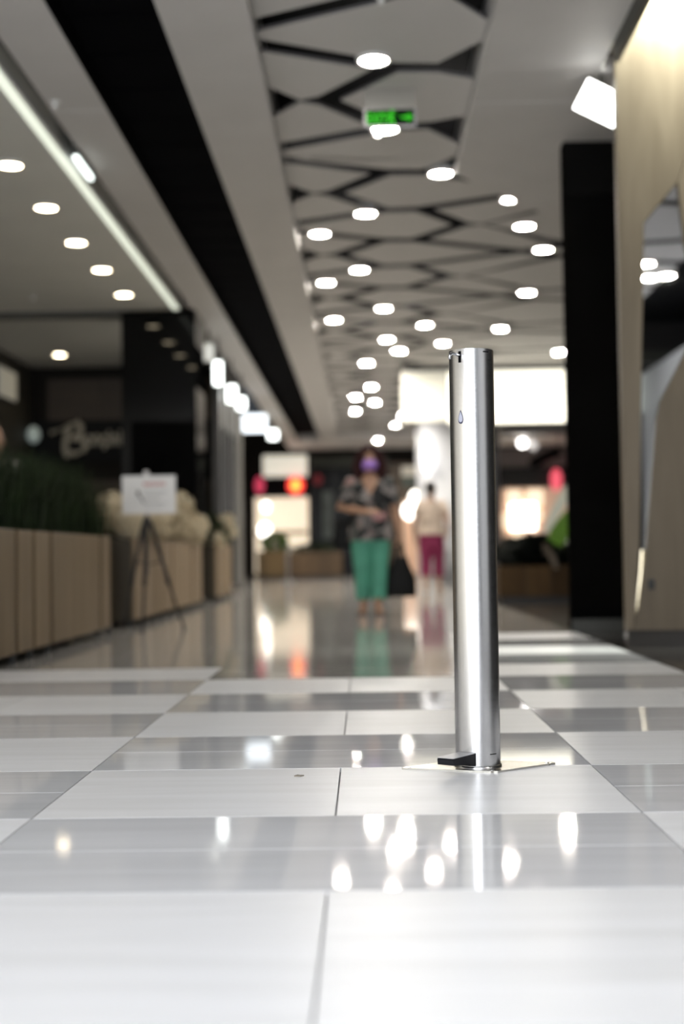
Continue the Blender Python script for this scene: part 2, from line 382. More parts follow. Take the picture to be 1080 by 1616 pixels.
# black stone columns
cl = structure('pillar', bx((-2.87, 16.2, 0), (-1.98, 17.1, ZS)), M_GLOSSBLK)
cr = structure('pillar_right', bx((1.485, 9.8, 0), (1.88, 9.95, ZS)), M_GLOSSBLK)
for o, x0, x1, y in ((cl, -2.87, -1.98, 16.2), (cr, 1.485, 1.88, 9.8)):
    o.data.materials.append(mat('matte_black_return', (0.004, 0.004, 0.004), 0.8, spec=0.0))
    for f_ in o.data.polygons: f_.material_index = 1 if (abs(f_.normal.x) > 0.5 and o is cr) else 0
    obj('base_trim', bx((x0 - 0.004, y - 0.006, 0), (x1 + 0.004, y, 0.08)), M_TRIMD, o)

# ------------------------------------------------------------------ wood-clad wall with mirror shards, right
M_WWOOD = wood('pale_panel_wood', (0.100, 0.075, 0.047), (0.142, 0.110, 0.073), 0.42, (4, 4, 0.5), 2.2, 0.10)
YW = 8.0
ww = structure('wall_front_right', bx((1.525, YW + 0.03, 0.10), (4.5, YW + 0.06, 4.7)), M_WWOOD)
obj('plinth', bx((1.54, YW + 0.04, 0), (4.5, YW + 0.14, 0.10)), M_BORD, ww)
def shard(name, px, m, t0, t1):
    pts = [P(x, y, YW) for x, y in px]
    return obj(name, prismY(NB(), [(p.x, p.z) for p in pts], YW + t0, YW + t1), m, ww)
M_MIRROR = mat('mirror_glass', (0.78, 0.78, 0.78), 0.015, 1.0)
mir = [(1068, 291), (1018, 352), (1014, 560), (1011, 850), (1004, 968), (1017, 868), (1034, 662), (1041, 634), (1110, 500), (1110, 465), (1080, 392)]
shard('wood_panel', [(966, -150), (1150, -150), (1150, 60), (1069, 288), (1017, 350), (1013, 560), (1010, 850), (1003, 972), (1000, 994), (989, 994)], M_WWOOD, 0, 0.03)
shard('wood_panel', [(1151, 60), (1151, 440), (1112, 440), (1082, 390), (1070, 288)], M_WWOOD, -0.006, 0.03)
shard('wood_panel', [(1005, 972), (1018, 868), (1035, 662), (1042, 635), (1111, 503), (1151, 503), (1151, 994), (1001, 994)], M_WWOOD, -0.012, 0.03)
mo = shard('mirror', mir, M_MIRROR, 0.012, 0.029)
shard('bevel_highlight', [(1004.5, 970), (1012, 905), (1014, 868), (1017, 868), (1014, 925)], mat('edge_highlight', (0.75, 0.62, 0.36), 0.3, 1.0), -0.002, 0.012)  # painted highlight of the bevelled edge, as a yellowish metal strip
so = obj('wall_socket', bx((-0.02, -0.012, -0.03), (0.02, 0, 0.03), 0.004), mat('dark_plastic', (0.02, 0.02, 0.02), 0.4)); so.location = P(1028, 922, YW - 0.012)
tag(so, 'small dark socket low on the wood panel wall on the right', 'socket')
# wall washer above, behind the right soffit edge
wl = bpy.data.lights.new('wall_washer', 'AREA'); wl.shape = 'RECTANGLE'; wl.size = 2.6; wl.size_y = 0.10; wl.energy = 230; wl.color = (0.94, 1, 0.90); wl.spread = math.radians(100)
wo = bpy.data.objects.new('wall_washer', wl); COL.objects.link(wo); wo.location = (2.8, 7.80, 4.12); wo.rotation_euler = (math.radians(35), 0, 0)
# flood lamp at the soffit corner
fl = thing('flood_lamp', 'bright white square floodlight under the soffit beside the wood wall', 'light', (0, 0, 0))
q = [P(905, 171, 8.42), P(929, 124, 8.32), P(990, 154, 8.32), P(990, 212, 8.42)]
nq = (q[1] - q[0]).cross(q[3] - q[0]).normalized(); nq = nq if nq.y < 0 else -nq
def slab(pts, d0, d1):
    bm = NB(); lo = [bm.verts.new(p + nq * d0) for p in pts]; hi = [bm.verts.new(p + nq * d1) for p in pts]
    bm.faces.new(lo); bm.faces.new(hi)
    for i in range(4): bm.faces.new((lo[i], lo[(i + 1) % 4], hi[(i + 1) % 4], hi[i]))
    return bm
obj('diffuser', slab(q, -0.012, 0.0), mat('flood_lens', (0.9, 0.9, 0.9), emit=(1, 1, 0.95), es=7), fl)
qc = sum(q, Vector()) / 4; obj('housing', slab([qc + (p - qc) * 0.97 for p in q], -0.07, -0.013), M_TRIMD, fl)
obj('bracket', bx((qc.x - 0.012, qc.y + 0.05, qc.z), (qc.x + 0.012, qc.y + 0.07, ZS - 0.001)), M_TRIMD, fl)

# ------------------------------------------------------------------ round downlights in the patterned ceiling
lens_b = lathe(NB(), [(0.001, 0.0), (0.085, 0.0), (0.085, 0.012)], 28)
ring_b = lathe(NB(), [(0.086, 0.004), (0.088, -0.008), (0.108, -0.006), (0.11, 0.012), (0.095, 0.09), (0.086, 0.09), (0.086, 0.004)], 28, caps=False)
DL = [((590, 95), 'wide round ceiling downlight, nearest of those in the patterned ceiling'),
      ((608, 204), 'round ceiling downlight just below the green exit sign'),
      ((696, 274), 'round downlight at the corner where the right soffit ends'),
      ((577, 337), 'round downlight midway across, first beyond the soffit corner'),
      ((505, 369), 'round downlight near the left soffit, nearest of the left row'),
      ((828, 357), 'nearest of the round downlights close to the right black column'),
      ((858, 394), 'round downlight nearest the right black column, second out'),
      ((568, 426), 'round downlight in mid ceiling, second beyond the soffit corner'),
      ((515, 446), 'second round downlight along the left soffit'),
      ((832, 462), 'third round downlight close to the right black column'),
      ((606, 487), 'third mid ceiling round downlight beyond the soffit corner'),
      ((527, 505), 'third round downlight along the left soffit'),
      ((790, 519), 'round downlight above the steel dispenser, to its right'),
      ((671, 513), 'dimmer bluish round downlight above and left of the steel dispenser'),
      ((611, 536), 'upper of two round downlights close together in mid ceiling'),
      ((630, 554), 'lower of two round downlights close together in mid ceiling'),
      ((699, 542), 'round downlight right beside the top of the steel dispenser'),
      ((883, 556), 'round downlight beside the right black column, above the bright cream downstand'),
      ((579, 573), 'lone far round downlight above the woman in the purple mask, highest'),
      ((586, 611), 'topmost of a cluster of three far round downlights'),
      ((561, 627), 'left one of a cluster of three far round downlights'),
      ((592, 635), 'lowest of a cluster of three far round downlights'),
      ((561, 649), 'dim far round downlight just under the cluster of three'),
      ((635, 656), 'upper of the far pair of round downlights below the bright cream downstand'),
      ((624, 671), 'lower of the far pair of round downlights below the bright cream downstand'),
      ((597, 695), 'farthest round downlight, just over the masked woman\'s hair')]
lens_far = bpy.data.meshes.new('lens_bright'); _lb = lathe(NB(), [(0.001, 0.0), (0.085, 0.0), (0.085, 0.012)], 28); _lb.to_mesh(lens_far); _lb.free()
lens_far.materials.append(mat('lamp_lens_bright', (0.9, 0.9, 0.88), 0.4, emit=(1.0, 0.94, 0.84), es=1100))
dl0 = None
for (px, lab) in DL:
    p = PZ(*px, ZP - 0.012)
    if p.y > 34.3: p = PZ(*px, ZS - 0.012)
    if dl0 is None:
        dl0 = thing('ceiling_downlight', lab, 'downlight', p, 0, 'round downlights in the patterned ceiling')
        obj('lens', lens_b, M_LAMP, dl0); obj('trim_ring', ring_b, M_RING, dl0, True)
    else:
        d_ = dup(dl0, p, None, lab)
        if p.y > 19.5 and px[0] not in (635, 624, 699): d_.children[0].data = lens_far
sp = thing('spot_lamp', 'small bright spot lamp in the pattern beyond the right soffit corner', 'light', PZ(804, 311, ZP - 0.002))
obj('lens', lathe(NB(), [(0.001, -0.02), (0.06, -0.02), (0.06, -0.012)], 20), M_LAMP, sp)
obj('trim_ring', lathe(NB(), [(0.061, -0.012), (0.061, -0.03), (0.075, -0.028), (0.075, 0.0)], 20, caps=False), M_RING, sp)
for (x_, y_, l_) in ((3.06, 1.5, 'downlight mirrored as the upper bright oval in the mirror shard'), (3.42, 0.85, 'downlight mirrored as the lower bright oval in the mirror shard'), (3.25, 0.75, 'downlight mirrored beside the lower oval in the mirror shard')):
    dup(dl0, (x_, y_, ZP - 0.012), None, l_)
# warm downlights of the cafe, and sprinklers
CL = [((16, 261), 'warm cafe downlight at the left edge, nearest of the row'), ((73, 328), 'second warm downlight of the cafe row'),
      ((120, 383), 'third warm downlight of the cafe row'), ((161, 426), 'fourth warm downlight of the cafe row, below the light strip'),
      ((94, 560), 'single warm downlight at the back of the cafe above the brown wall')]
cl0 = None
for px, lab in CL:
    p = PZ(*px, ZS - 0.013)
    if cl0 is None:
        cl0 = thing('cafe_downlight', lab, 'downlight', p, 0, 'warm downlights in the cafe ceiling')
        obj('lens', lens_b.copy() if False else lathe(NB(), [(0.001, 0.0), (0.085, 0.0), (0.085, 0.012)], 28), M_LAMPW, cl0)
        obj('trim_ring', lathe(NB(), [(0.086, 0.004), (0.088, -0.008), (0.108, -0.006), (0.11, 0.013), (0.086, 0.013), (0.086, 0.004)], 28, caps=False), M_RING, cl0, True)
    else: dup(cl0, p, None, lab)
for y in (15.15, 17.9, 8.9, 7.7):                # the rest of the row, seen only as reflections in the black column
    dup(cl0, (-2.65 if y < 16 else -3.0, y, ZS - 0.013), None, 'warm cafe downlight %s, mirrored in the black column' % {15.15: 'nearest the column', 17.9: 'behind the beam', 8.9: 'just outside the frame', 7.7: 'two places outside the frame'}[y])
SPR = [((596, 214), 'small white sprinkler head below the exit sign', ZP), ((602, 3), 'small sprinkler head at the top edge of the picture', ZP),
       ((87, 168), 'small white sprinkler head on the left soffit edge', ZS), ((53, 472), 'small sprinkler head at the end of the cafe ceiling', ZS)]
s0 = None
for px, lab, z in SPR:
    p = PZ(*px, z - 0.03)
    if s0 is None:
        s0 = thing('sprinkler', lab, 'sprinkler', p + Vector((0, 0, 0.03)), 0, 'ceiling sprinkler heads')
        obj('rosette', lathe(NB(), [(0.001, -0.012), (0.03, -0.008), (0.036, 0.0)], 16), M_WHITE, s0)
        obj('head', ball(lathe(NB(), [(0.008, -0.012), (0.012, -0.03), (0.022, -0.04), (0.001, -0.044)], 12), (0, 0, -0.03), 0.018, 10), M_WHITE, s0)
    else: dup(s0, p + Vector((0, 0, 0.03)), None, lab)

# ------------------------------------------------------------------ exit sign
ex = thing('exit_sign', 'green lit exit sign with running figure hanging on a clear plate', 'sign', (P(616, 186, 8.9).x, 8.9, 0))
SZ0, SZ1 = P(616, 200, 8.9).z, P(616, 171, 8.9).z; SW = 0.171
M_ACR = mat('clear_acrylic', (0.35, 0.37, 0.35), 0.25, spec=0.2)
_b = M_ACR.node_tree.nodes['Principled BSDF']; _b.inputs['Alpha'].default_value = 0.14
obj('hanging_plate', bx((-SW, 0.0, SZ1 + 0.002), (SW, 0.008, ZP)), M_ACR, ex)
obj('frame', bx((-SW, 0.004, SZ0), (SW, 0.03, SZ1)), mat('sign_grey', (0.25, 0.25, 0.26), 0.4), ex)
obj('sign_face', bx((-SW + 0.012, 0.0, SZ0 + 0.012), (SW - 0.012, 0.0045, SZ1 - 0.006)), mat('sign_face_black', (0.003, 0.006, 0.004), 0.7, spec=0.0), ex)
M_GREEN = mat('sign_green', (0.03, 0.25, 0.02), 0.5, spec=0.0, emit=(0.03, 0.75, 0.01), es=0.34)
tx = bpy.data.curves.new('sign_text', 'FONT'); tx.body = 'EXIT'; tx.size = 0.095; tx.extrude = 0.001; tx.align_x = 'LEFT'; tx.offset = 0.003
to = bpy.data.objects.new('lettering', tx); COL.objects.link(to); to.parent = ex; to.rotation_euler = (PI / 2, 0, 0); to.location = (-0.155, -0.002, SZ0 + 0.026); to.scale = (0.66, 1, 1)
tx.materials.append(M_GREEN); font_mesh(to)
mz = (SZ0 + SZ1) / 2
g = NB()
def stroke(bm, pts, r):
    loft(bm, [(p[0], -0.002, p[1]) for p in pts], [(r, 0.002)] * len(pts), 8, (1, 0, 0.3))
ball(g, (0.012, -0.001, mz + 0.042), (0.013, 0.002, 0.013), 10)
stroke(g, [(0.008, mz + 0.025), (0.0, mz - 0.012)], 0.013)
stroke(g, [(0.008, mz + 0.022), (0.03, mz + 0.012), (0.038, mz + 0.028)], 0.006); stroke(g, [(0.004, mz + 0.02), (-0.02, mz + 0.016), (-0.026, mz - 0.006)], 0.006)
stroke(g, [(0.002, mz - 0.01), (0.025, mz - 0.025), (0.02, mz - 0.052)], 0.008); stroke(g, [(0.0, mz - 0.01), (-0.012, mz - 0.035), (-0.036, mz - 0.042)], 0.008)
obj('running_figure', g, M_GREEN, ex)
obj('arrow', prismY(NB(), [(0.07, mz - 0.009), (0.115, mz - 0.009), (0.115, mz - 0.03), (0.155, mz), (0.115, mz + 0.03), (0.115, mz + 0.009), (0.07, mz + 0.009)], -0.003, -0.0005), M_GREEN, ex)

# ------------------------------------------------------------------ steel foot-pedal dispenser (the subject)
DR, DH = 0.0588, 1.096
m_br, nt, b = nodes_of('brushed_steel'); MATS['brushed_steel'] = m_br
b.inputs['Base Color'].default_value = (0.66, 0.66, 0.67, 1); b.inputs['Metallic'].default_value = 1.0; b.inputs['Roughness'].default_value = 0.24
b.inputs['Anisotropic'].default_value = 0.55; b.inputs['Anisotropic Rotation'].default_value = 0.0
tc = nt.nodes.new('ShaderNodeTexCoord'); mp = nt.nodes.new('ShaderNodeMapping'); mp.inputs['Scale'].default_value = (2, 2, 260)
nz = nt.nodes.new('ShaderNodeTexNoise'); nz.inputs['Scale'].default_value = 4
rr = nt.nodes.new('ShaderNodeMapRange'); rr.inputs['To Min'].default_value = 0.17; rr.inputs['To Max'].default_value = 0.30
nt.links.new(tc.outputs['Object'], mp.inputs[0]); nt.links.new(mp.outputs[0], nz.inputs['Vector']); nt.links.new(nz.outputs['Fac'], rr.inputs['Value']); nt.links.new(rr.outputs[0], b.inputs['Roughness'])
tg = nt.nodes.new('ShaderNodeTangent'); tg.direction_type = 'RADIAL'; tg.axis = 'Z'; nt.links.new(tg.outputs[0], b.inputs['Tangent'])
M_BLKPL = mat('black_plastic', (0.008, 0.008, 0.010), 0.35, spec=0.3, bump=0.05, scale=200)
ds = thing('sanitizer_dispenser', 'brushed steel column hand sanitizer dispenser with foot pedal standing on tiles', 'dispenser', (0.291, 3.598, 0), math.radians(-35))
# shell: grid over angle (0 = facing direction, local -Y) and height with slots left open
def ang(wd): return wd / DR
slots = [(-ang(0.026), ang(0.026), 0.012, 0.047), (-ang(0.0045), ang(0.0045), DH - 0.036, DH - 0.006)]
aset = set([2 * PI * i / 96 - PI for i in range(96)]); zset = {0.005, DH}
for a0, a1, z0, z1 in slots: aset |= {a0, a1}; zset |= {z0, z1}
slitz = [(DH - 0.010, DH - 0.007), (0.040, 0.0425)]
sa0, sa1 = math.radians(62), math.radians(84)
aset |= {sa0, sa1}
for z0, z1 in slitz: zset |= {z0, z1}
al = sorted(aset); al = [a for i, a in enumerate(al) if i == 0 or a - al[i - 1] > 1e-4]; zl = sorted(zset)
sh = NB(); grid = [[[sh.verts.new((r * math.sin(a), -r * math.cos(a), z)) for a in al] for z in zl] for r in (DR, DR - 0.003)]
def opened(a, z):
    for a0, a1, z0, z1 in slots:
        if a0 < a < a1 and z0 < z < z1: return True
    return sa0 < a < sa1 and any(z0 < z < z1 for z0, z1 in slitz)
n = len(al)
for j in range(len(zl) - 1):
    for i in range(n):
        a = al[i] + 0.5 * ((al[(i + 1) % n] - al[i]) % (2 * PI)); z = (zl[j] + zl[j + 1]) / 2
        if opened(a, z): continue
        i2 = (i + 1) % n
        sh.faces.new((grid[0][j][i], grid[0][j][i2], grid[0][j + 1][i2], grid[0][j + 1][i]))
        sh.faces.new((grid[1][j][i2], grid[1][j][i], grid[1][j + 1][i], grid[1][j + 1][i2]))
for i in range(n): sh.faces.new((grid[0][-1][i], grid[0][-1][(i + 1) % n], grid[1][-1][(i + 1) % n], grid[1][-1][i]))
# close the thickness around the openings
be = [e for e in sh.edges if len(e.link_faces) == 1]
pairs = {}
for j in range(len(zl)):
    for i in range(n): pairs[grid[0][j][i]] = grid[1][j][i]
for e in be:
    a, c = e.verts
    if a in pairs and c in pairs:
        try: sh.faces.new((a, c, pairs[c], pairs[a]))
        except ValueError: pass
for e in be: e.smooth = False
so_ = obj('tube', sh, m_br, ds, True)
for p in so_.data.polygons: p.use_smooth = abs(p.normal.z) < 0.5
obj('inner_core', lathe(NB(), [(DR - 0.012, 0.006), (DR - 0.012, DH - 0.006)], 48), mat('inner_dark', (0.004, 0.004, 0.005), 0.7), ds)
obj('top_cap', lathe(NB(), [(DR - 0.0035, DH - 0.006), (DR - 0.0035, DH - 0.001), (0.001, DH - 0.001)], 64), m_br, ds)
obj('foot_collar', lathe(NB(), [(DR + 0.004, 0.0045), (DR + 0.003, 0.009), (DR + 0.0004, 0.011)], 64, caps=False), M_STEEL, ds, True)
inv = (Matrix.Translation(ds.location) @ Matrix.Rotation(math.radians(-35), 4, 'Z')).inverted()
pl = [inv @ Vector((x, y, 0)) for x, y in ((0.082, 3.580), (0.325, 3.500), (0.506, 3.640), (0.262, 3.712))]
pb = prism(NB(), [(p.x, p.y) for p in pl], 0.0, 0.005)
bmesh.ops.bevel(pb, geom=[e for e in pb.edges if abs(e.verts[0].co.z - e.verts[1].co.z) > 0.004], offset=0.010, segments=4, affect='EDGES')
obj('base_plate', pb, mat('plate_steel', (0.60, 0.585, 0.54), 0.22, 1.0, var=0.04, scale=30, stretch=(1, 20, 1)), ds)
for p in pl:
    sc_b = NB(); c = p * 0.86; lathe(sc_b, [(0.005, 0.005), (0.005, 0.0062), (0.003, 0.0066)], 12, (c.x, c.y, 0))
    obj('screw', sc_b, M_STEEL, ds)
# pedal: black tapered block with a steel top plate
W0 = 0.0235
pv = NB()
prof = [(-0.030, 0.0135), (-0.162, 0.0275), (-0.164, 0.0415), (-0.158, 0.0440), (-0.060, 0.0445), (-0.030, 0.0445)]
lo = [pv.verts.new((-W0, y, z)) for y, z in prof]; hi = [pv.verts.new((W0, y, z)) for y, z in prof]
pv.faces.new(lo); pv.faces.new(hi[::-1])
for i in range(len(prof)): pv.faces.new((lo[i], lo[(i + 1) % len(prof)], hi[(i + 1) % len(prof)], hi[i]))
pd = obj('pedal', pv, M_BLKPL, ds)
obj('pedal_plate', bx((-W0 - 0.0008, -0.1655, 0.0445), (W0 + 0.0008, -0.050, 0.0462), 0.0006), mat('satin_plate', (0.5, 0.5, 0.52), 0.4, 0.35), pd)
# nozzle
nzb = NB(); zt = DH - 0.018
loft(nzb, [(0, -0.045, zt), (0, -0.085, zt + 0.002), (0, -0.101, zt + 0.002), (0, -0.108, zt - 0.004), (0, -0.110, zt - 0.014)], [0.0042, 0.0042, 0.0040, 0.0038, 0.0036], 14)
no = obj('nozzle', nzb, mat('polished_steel', (0.72, 0.72, 0.74), 0.12, 1.0), ds, True)
# drop emblem on the shell
def drop(scale, r):
    pts = []
    for i in range(40):
        t = 2 * PI * i / 40
        pts.append((scale * 0.0095 * math.sin(t) * math.sin(t / 2) ** 1.35, scale * 0.0165 * math.cos(t)))
    bm = NB(); vs = [bm.verts.new((r * math.sin(x / DR), -r * math.cos(x / DR), 0.918 + z)) for x, z in pts[1:]]
    bm.faces.new(vs); return bm
em = obj('drop_emblem', drop(1.12, DR + 0.0005), mat('emblem_edge', (0.05, 0.05, 0.09), 0.4), ds)
obj('drop_fill', drop(0.86, DR + 0.0009), mat('emblem_fill', (0.42, 0.43, 0.52), 0.4), em)

# ------------------------------------------------------------------ planters on the left
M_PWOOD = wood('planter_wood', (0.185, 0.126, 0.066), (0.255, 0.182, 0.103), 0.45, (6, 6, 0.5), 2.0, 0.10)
M_PEND = wood('planter_end_shade', (0.035, 0.026, 0.014), (0.05, 0.038, 0.02), 0.5, (6, 6, 0.5), 2.0, 0.1)  # planter wood darkened to paint the shade on the end faces
M_PDARK = mat('planter_dark', (0.012, 0.012, 0.012), 0.5)
M_SOIL = mat('soil', (0.015, 0.011, 0.008), 0.9, var=0.4, scale=40)
XF = -1.87
def planter(label, y0, y1, gaps, x0=XF, dep=0.5, z0=0.045, z1=0.725, gp=0.04, wm=None):
    wm = wm or M_PWOOD
    z0 = 0.06
    t = thing('planter_box', label, 'planter', (x0 - dep / 2, (y0 + y1) / 2, 0), 0, 'wood clad planter boxes')
    L = (y1 - y0) / 2; h = dep / 2; cy = (y0 + y1) / 2
    obj('box', bx((-h + 0.0, -L + 0.02, z0 + 0.01), (h - 0.022, L - 0.02, z1 - 0.05)), M_PDARK, t)
    obj('soil', bx((-h + 0.02, -L + 0.03, z1 - 0.05), (h - 0.03, L - 0.03, z1 - 0.035)), M_SOIL, t)
    cuts = [y0] + gaps + [y1]
    for a, c in zip(cuts, cuts[1:]):
        obj('plank', bx((h - 0.02, a - cy + gp, z0), (h, c - cy - gp, z1), 0.002), wm, t)
        obj('plank', bx((-h - 0.02, a - cy + 0.012, z0), (-h, c - cy - 0.012, z1)), wm, t)
    for s in (-1, 1):
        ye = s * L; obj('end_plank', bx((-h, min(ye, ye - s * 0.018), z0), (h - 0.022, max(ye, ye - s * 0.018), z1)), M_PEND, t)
    for g_ in cuts:
        obj('leg', bx((h - 0.045, g_ - cy - 0.014, 0), (h - 0.012, g_ - cy + 0.014, z0 + 0.012)), M_PDARK, t)
        obj('leg', bx((-h + 0.012, g_ - cy - 0.014, 0), (-h + 0.045, g_ - cy + 0.014, z0 + 0.012)), M_PDARK, t)
    return t, L, h
tA, LA, hA = planter('long wood clad planter full of tall dark grass at the left edge', 5.2, 10.05, [5.9, 6.6, 7.31, 7.69, 8.12, 9.64])
M_GRASS = mat('dark_grass', (0.018, 0.032, 0.010), 0.6, spec=0.25, var=0.5, scale=6)
gr = []; gf = []
for i in range(9000):
    x, y = random.uniform(-hA + 0.03, hA - 0.04), random.uniform(-LA + 0.05, LA - 0.03)
    a = random.uniform(0, 2 * PI); hgt = random.uniform(0.34, 0.58); ln = random.uniform(0.02, 0.2); wd = random.uniform(0.002, 0.0042)
    if y > LA - 0.6: hgt *= 0.82 + 0.18 * (LA - y) / 0.6
    dx, dy = math.cos(a), math.sin(a); b0 = len(gr); zb = 0.685
    for t_, wv in ((0, 1), (0.5, 0.85), (1, 0.15)):
        cx, cy, cz = x + dx * ln * t_ ** 2, y + dy * ln * t_ ** 2, zb + hgt * (t_ - 0.12 * t_ ** 3 * (ln / 0.2))
        gr += [(cx - dy * wd * wv, cy + dx * wd * wv, cz), (cx + dy * wd * wv, cy - dx * wd * wv, cz)]
    gf += [(b0, b0 + 1, b0 + 3, b0 + 2), (b0 + 2, b0 + 3, b0 + 5, b0 + 4)]
gm = bpy.data.meshes.new('grass'); gm.from_pydata(gr, [], gf)
obj('grass', gm, M_GRASS, tA, kind='stuff')
tB, LB, hB = planter('wood clad planter topped with cream dried flowers behind the tripod', 11.0, 15.7, [12.2, 12.65, 13.25, 14.8])
tC, LC, hC = planter('farthest wood clad planter on the left with a dark green shrub', 17.16, 19.2, [17.9, 18.6])
# cream flower heads
M_CREAM = mat('cream_petals', (0.62, 0.54, 0.39), 0.7, var=0.15, scale=30)
def petal_head(r, n, seed):
    rnd = random.Random(seed); V = []; Fc = []
    for i in range(n):
        z = rnd.uniform(-0.75, 1); a = rnd.uniform(0, 2 * PI); s = math.sqrt(1 - min(1, z * z))
        nrm = Vector((s * math.cos(a), s * math.sin(a), z)); c = nrm * r * rnd.uniform(0.8, 1.05)
        u = nrm.orthogonal().normalized(); u.rotate(Matrix.Rotation(rnd.uniform(0, PI), 3, nrm)); v = nrm.cross(u); k = r * rnd.uniform(0.16, 0.28); b0 = len(V)
        V += [c - u * k, c - v * k * 0.8 + nrm * k * 0.4, c + u * k, c + v * k * 0.8 + nrm * k * 0.4]; Fc.append((b0, b0 + 1, b0 + 2, b0 + 3))
    me = bpy.data.meshes.new('flower_head'); me.from_pydata(V, [], Fc); me.materials.append(M_CREAM); return me
HEADS = [petal_head(0.13, 170, s) for s in range(4)]
for k in range(64):
    y = -LB + 0.1 + (2 * LB - 0.2) * (k + random.random()) / 64
    yy = y + 13.35
    x = random.uniform(-hB, hB + 0.06)
    top = 1.2 - 0.12 * max(0, (yy - 13.5) / 2.2) + (0.03 if yy < 12.3 else 0)
    z = random.uniform(0.80, top - 0.1)
    o = bpy.data.objects.new('flower_head', HEADS[k % 4]); COL.objects.link(o); o.parent = tB; o.location = (x, y, z); o.rotation_euler = (random.random(), random.random(), random.random() * 6); s_ = random.uniform(0.75, 1.15); o.scale = (s_, s_, s_)
fb = NB()
for k in range(60):
    x, y = random.uniform(-hB + 0.08, hB - 0.08), random.uniform(-LB + 0.1, LB - 0.1)
    loft(fb, [(x, y, 0.685), (x + random.uniform(-.05, .05), y + random.uniform(-.08, .08), 1.0)], 0.004, 5)
obj('stems', fb, mat('stem_green', (0.05, 0.07, 0.025), 0.7), tB, kind='stuff')
def leafy(name, n, rx, ry, z0, z1, size, m, parent, c=(0, 0), kind='stuff', seed=1, updown=0.5):
    rnd = random.Random(seed); V = []; Fc = []
    for i in range(n):
        t_ = rnd.random(); sq = math.sqrt(max(0.05, 1 - abs(2 * t_ - 0.9) ** 2)); a = rnd.uniform(0, 2 * PI); q_ = math.sqrt(rnd.random())
        p = Vector((c[0] + rx * sq * q_ * math.cos(a), c[1] + ry * sq * q_ * math.sin(a), z0 + (z1 - z0) * t_))
        d = Vector((math.cos(a), math.sin(a), rnd.uniform(-updown, 1))).normalized(); s = d.orthogonal().normalized() * size * 0.3; l = size * rnd.uniform(0.7, 1.3); b0 = len(V)
        V += [p, p + d * l * 0.5 + s, p + d * l, p + d * l * 0.5 - s]; Fc.append((b0, b0 + 1, b0 + 2, b0 + 3))
    me = bpy.data.meshes.new(name); me.from_pydata(V, [], Fc)
    return obj(name, me, m, parent, kind=kind)
M_LEAFD = mat('dark_leaf', (0.02, 0.035, 0.012), 0.5, var=0.4, scale=10)
leafy('foliage', 1500, 0.26, 0.95, 0.68, 1.12, 0.10, M_LEAFD, tC, seed=3)
for k in range(5):
    o = bpy.data.objects.new('flower_head', HEADS[k % 4]); COL.objects.link(o); o.parent = tC; o.location = (0.22, -0.6 + k * 0.45, 0.78 + 0.07 * (k * 3 % 5)); o.scale = (0.8,) * 3

# ------------------------------------------------------------------ tripod with the white notice
tp = thing('tripod', 'thin dark tripod holding a white notice beside the planters', 'tripod', (-1.685, 10.55, 0))
M_TRI = mat('tripod_black', (0.03, 0.027, 0.026), 0.4); M_TRIG = mat('tripod_grey', (0.14, 0.13, 0.13), 0.35, 0.6)
ZA = P(232, 822, 10.55).z
for (fx, fy) in ((0.02, -0.36), (-0.23, 0.16), (0.26, 0.14)):
    lb = loft(NB(), [(fx * 0.12, fy * 0.12, ZA - 0.02), (fx * 0.58, fy * 0.58, ZA * 0.45)], [0.017, 0.015], 10)
    lg = obj('leg', lb, M_TRI, tp)
    obj('lower_tube', loft(NB(), [(fx * 0.55, fy * 0.55, ZA * 0.48), (fx, fy, 0.012)], [0.011, 0.010], 8), M_TRI, lg)
    obj('clamp', loft(NB(), [(fx * 0.555, fy * 0.555, ZA * 0.475), (fx * 0.60, fy * 0.60, ZA * 0.42)], [0.019, 0.019], 8), M_TRI, lg)
    obj('strut', loft(NB(), [(fx * 0.40, fy * 0.40, ZA * 0.63), (0, 0, ZA * 0.60)], 0.006, 6), M_TRI, tp)
    obj('rubber_foot', lathe(NB(), [(0.014, 0.0), (0.014, 0.02), (0.01, 0.03)], 10, (fx, fy, 0)), M_TRI, lg)
obj('centre_post', loft(NB(), [(0, 0, ZA * 0.5), (0, 0, P(232, 752, 10.5).z)], 0.011, 10), M_TRIG, tp)
obj('shoulder', lathe(NB(), [(0.02, ZA - 0.06), (0.034, ZA - 0.045), (0.034, ZA + 0.01), (0.018, ZA + 0.03)], 14), M_TRI, tp)
obj('clip_head', bx((-0.02, -0.0225, P(232, 756, 10.5).z), (0.02, 0.012, P(232, 742, 10.5).z), 0.008), mat('clip_white', (0.6, 0.58, 0.58), 0.4), tp)
obj('tilt_knob', ball(NB(), (-0.055, -0.06, P(232, 778, 10.5).z), (0.012, 0.012, 0.02), 10), M_TRI, tp)
obj('tilt_handle', loft(NB(), [(-0.055, -0.06, P(232, 778, 10.5).z), (0, -0.02, P(232, 800, 10.5).z)], 0.006, 8), M_TRIG, tp)
nt_ = thing('notice', 'white sheet notice with a red heading clipped on the tripod', 'notice', (0, 0, 0))
c0, c1 = P(192, 751, 10.50), P(277, 810, 10.50)
M_PAPER = mat('paper_white', (0.82, 0.81, 0.80), 0.6)
obj('sheet', bx((c0.x, 10.515, c1.z), (c1.x, 10.527, c0.z)), M_PAPER, nt_)
M_RED = mat('faded_red_ink', (0.55, 0.25, 0.25), 0.7); M_INK = mat('faded_grey_ink', (0.5, 0.5, 0.5), 0.7)
hb = NB(); wd_ = c1.x - c0.x; hh = c0.z - c1.z
for i in range(7):
    x = c0.x + wd_ * (0.40 + 0.06 * i); box(hb, (x, 10.5135, c0.z - hh * 0.27), (x + wd_ * 0.042, 10.5152, c0.z - hh * 0.18))
obj('heading', hb, M_RED, nt_)
hb = NB()
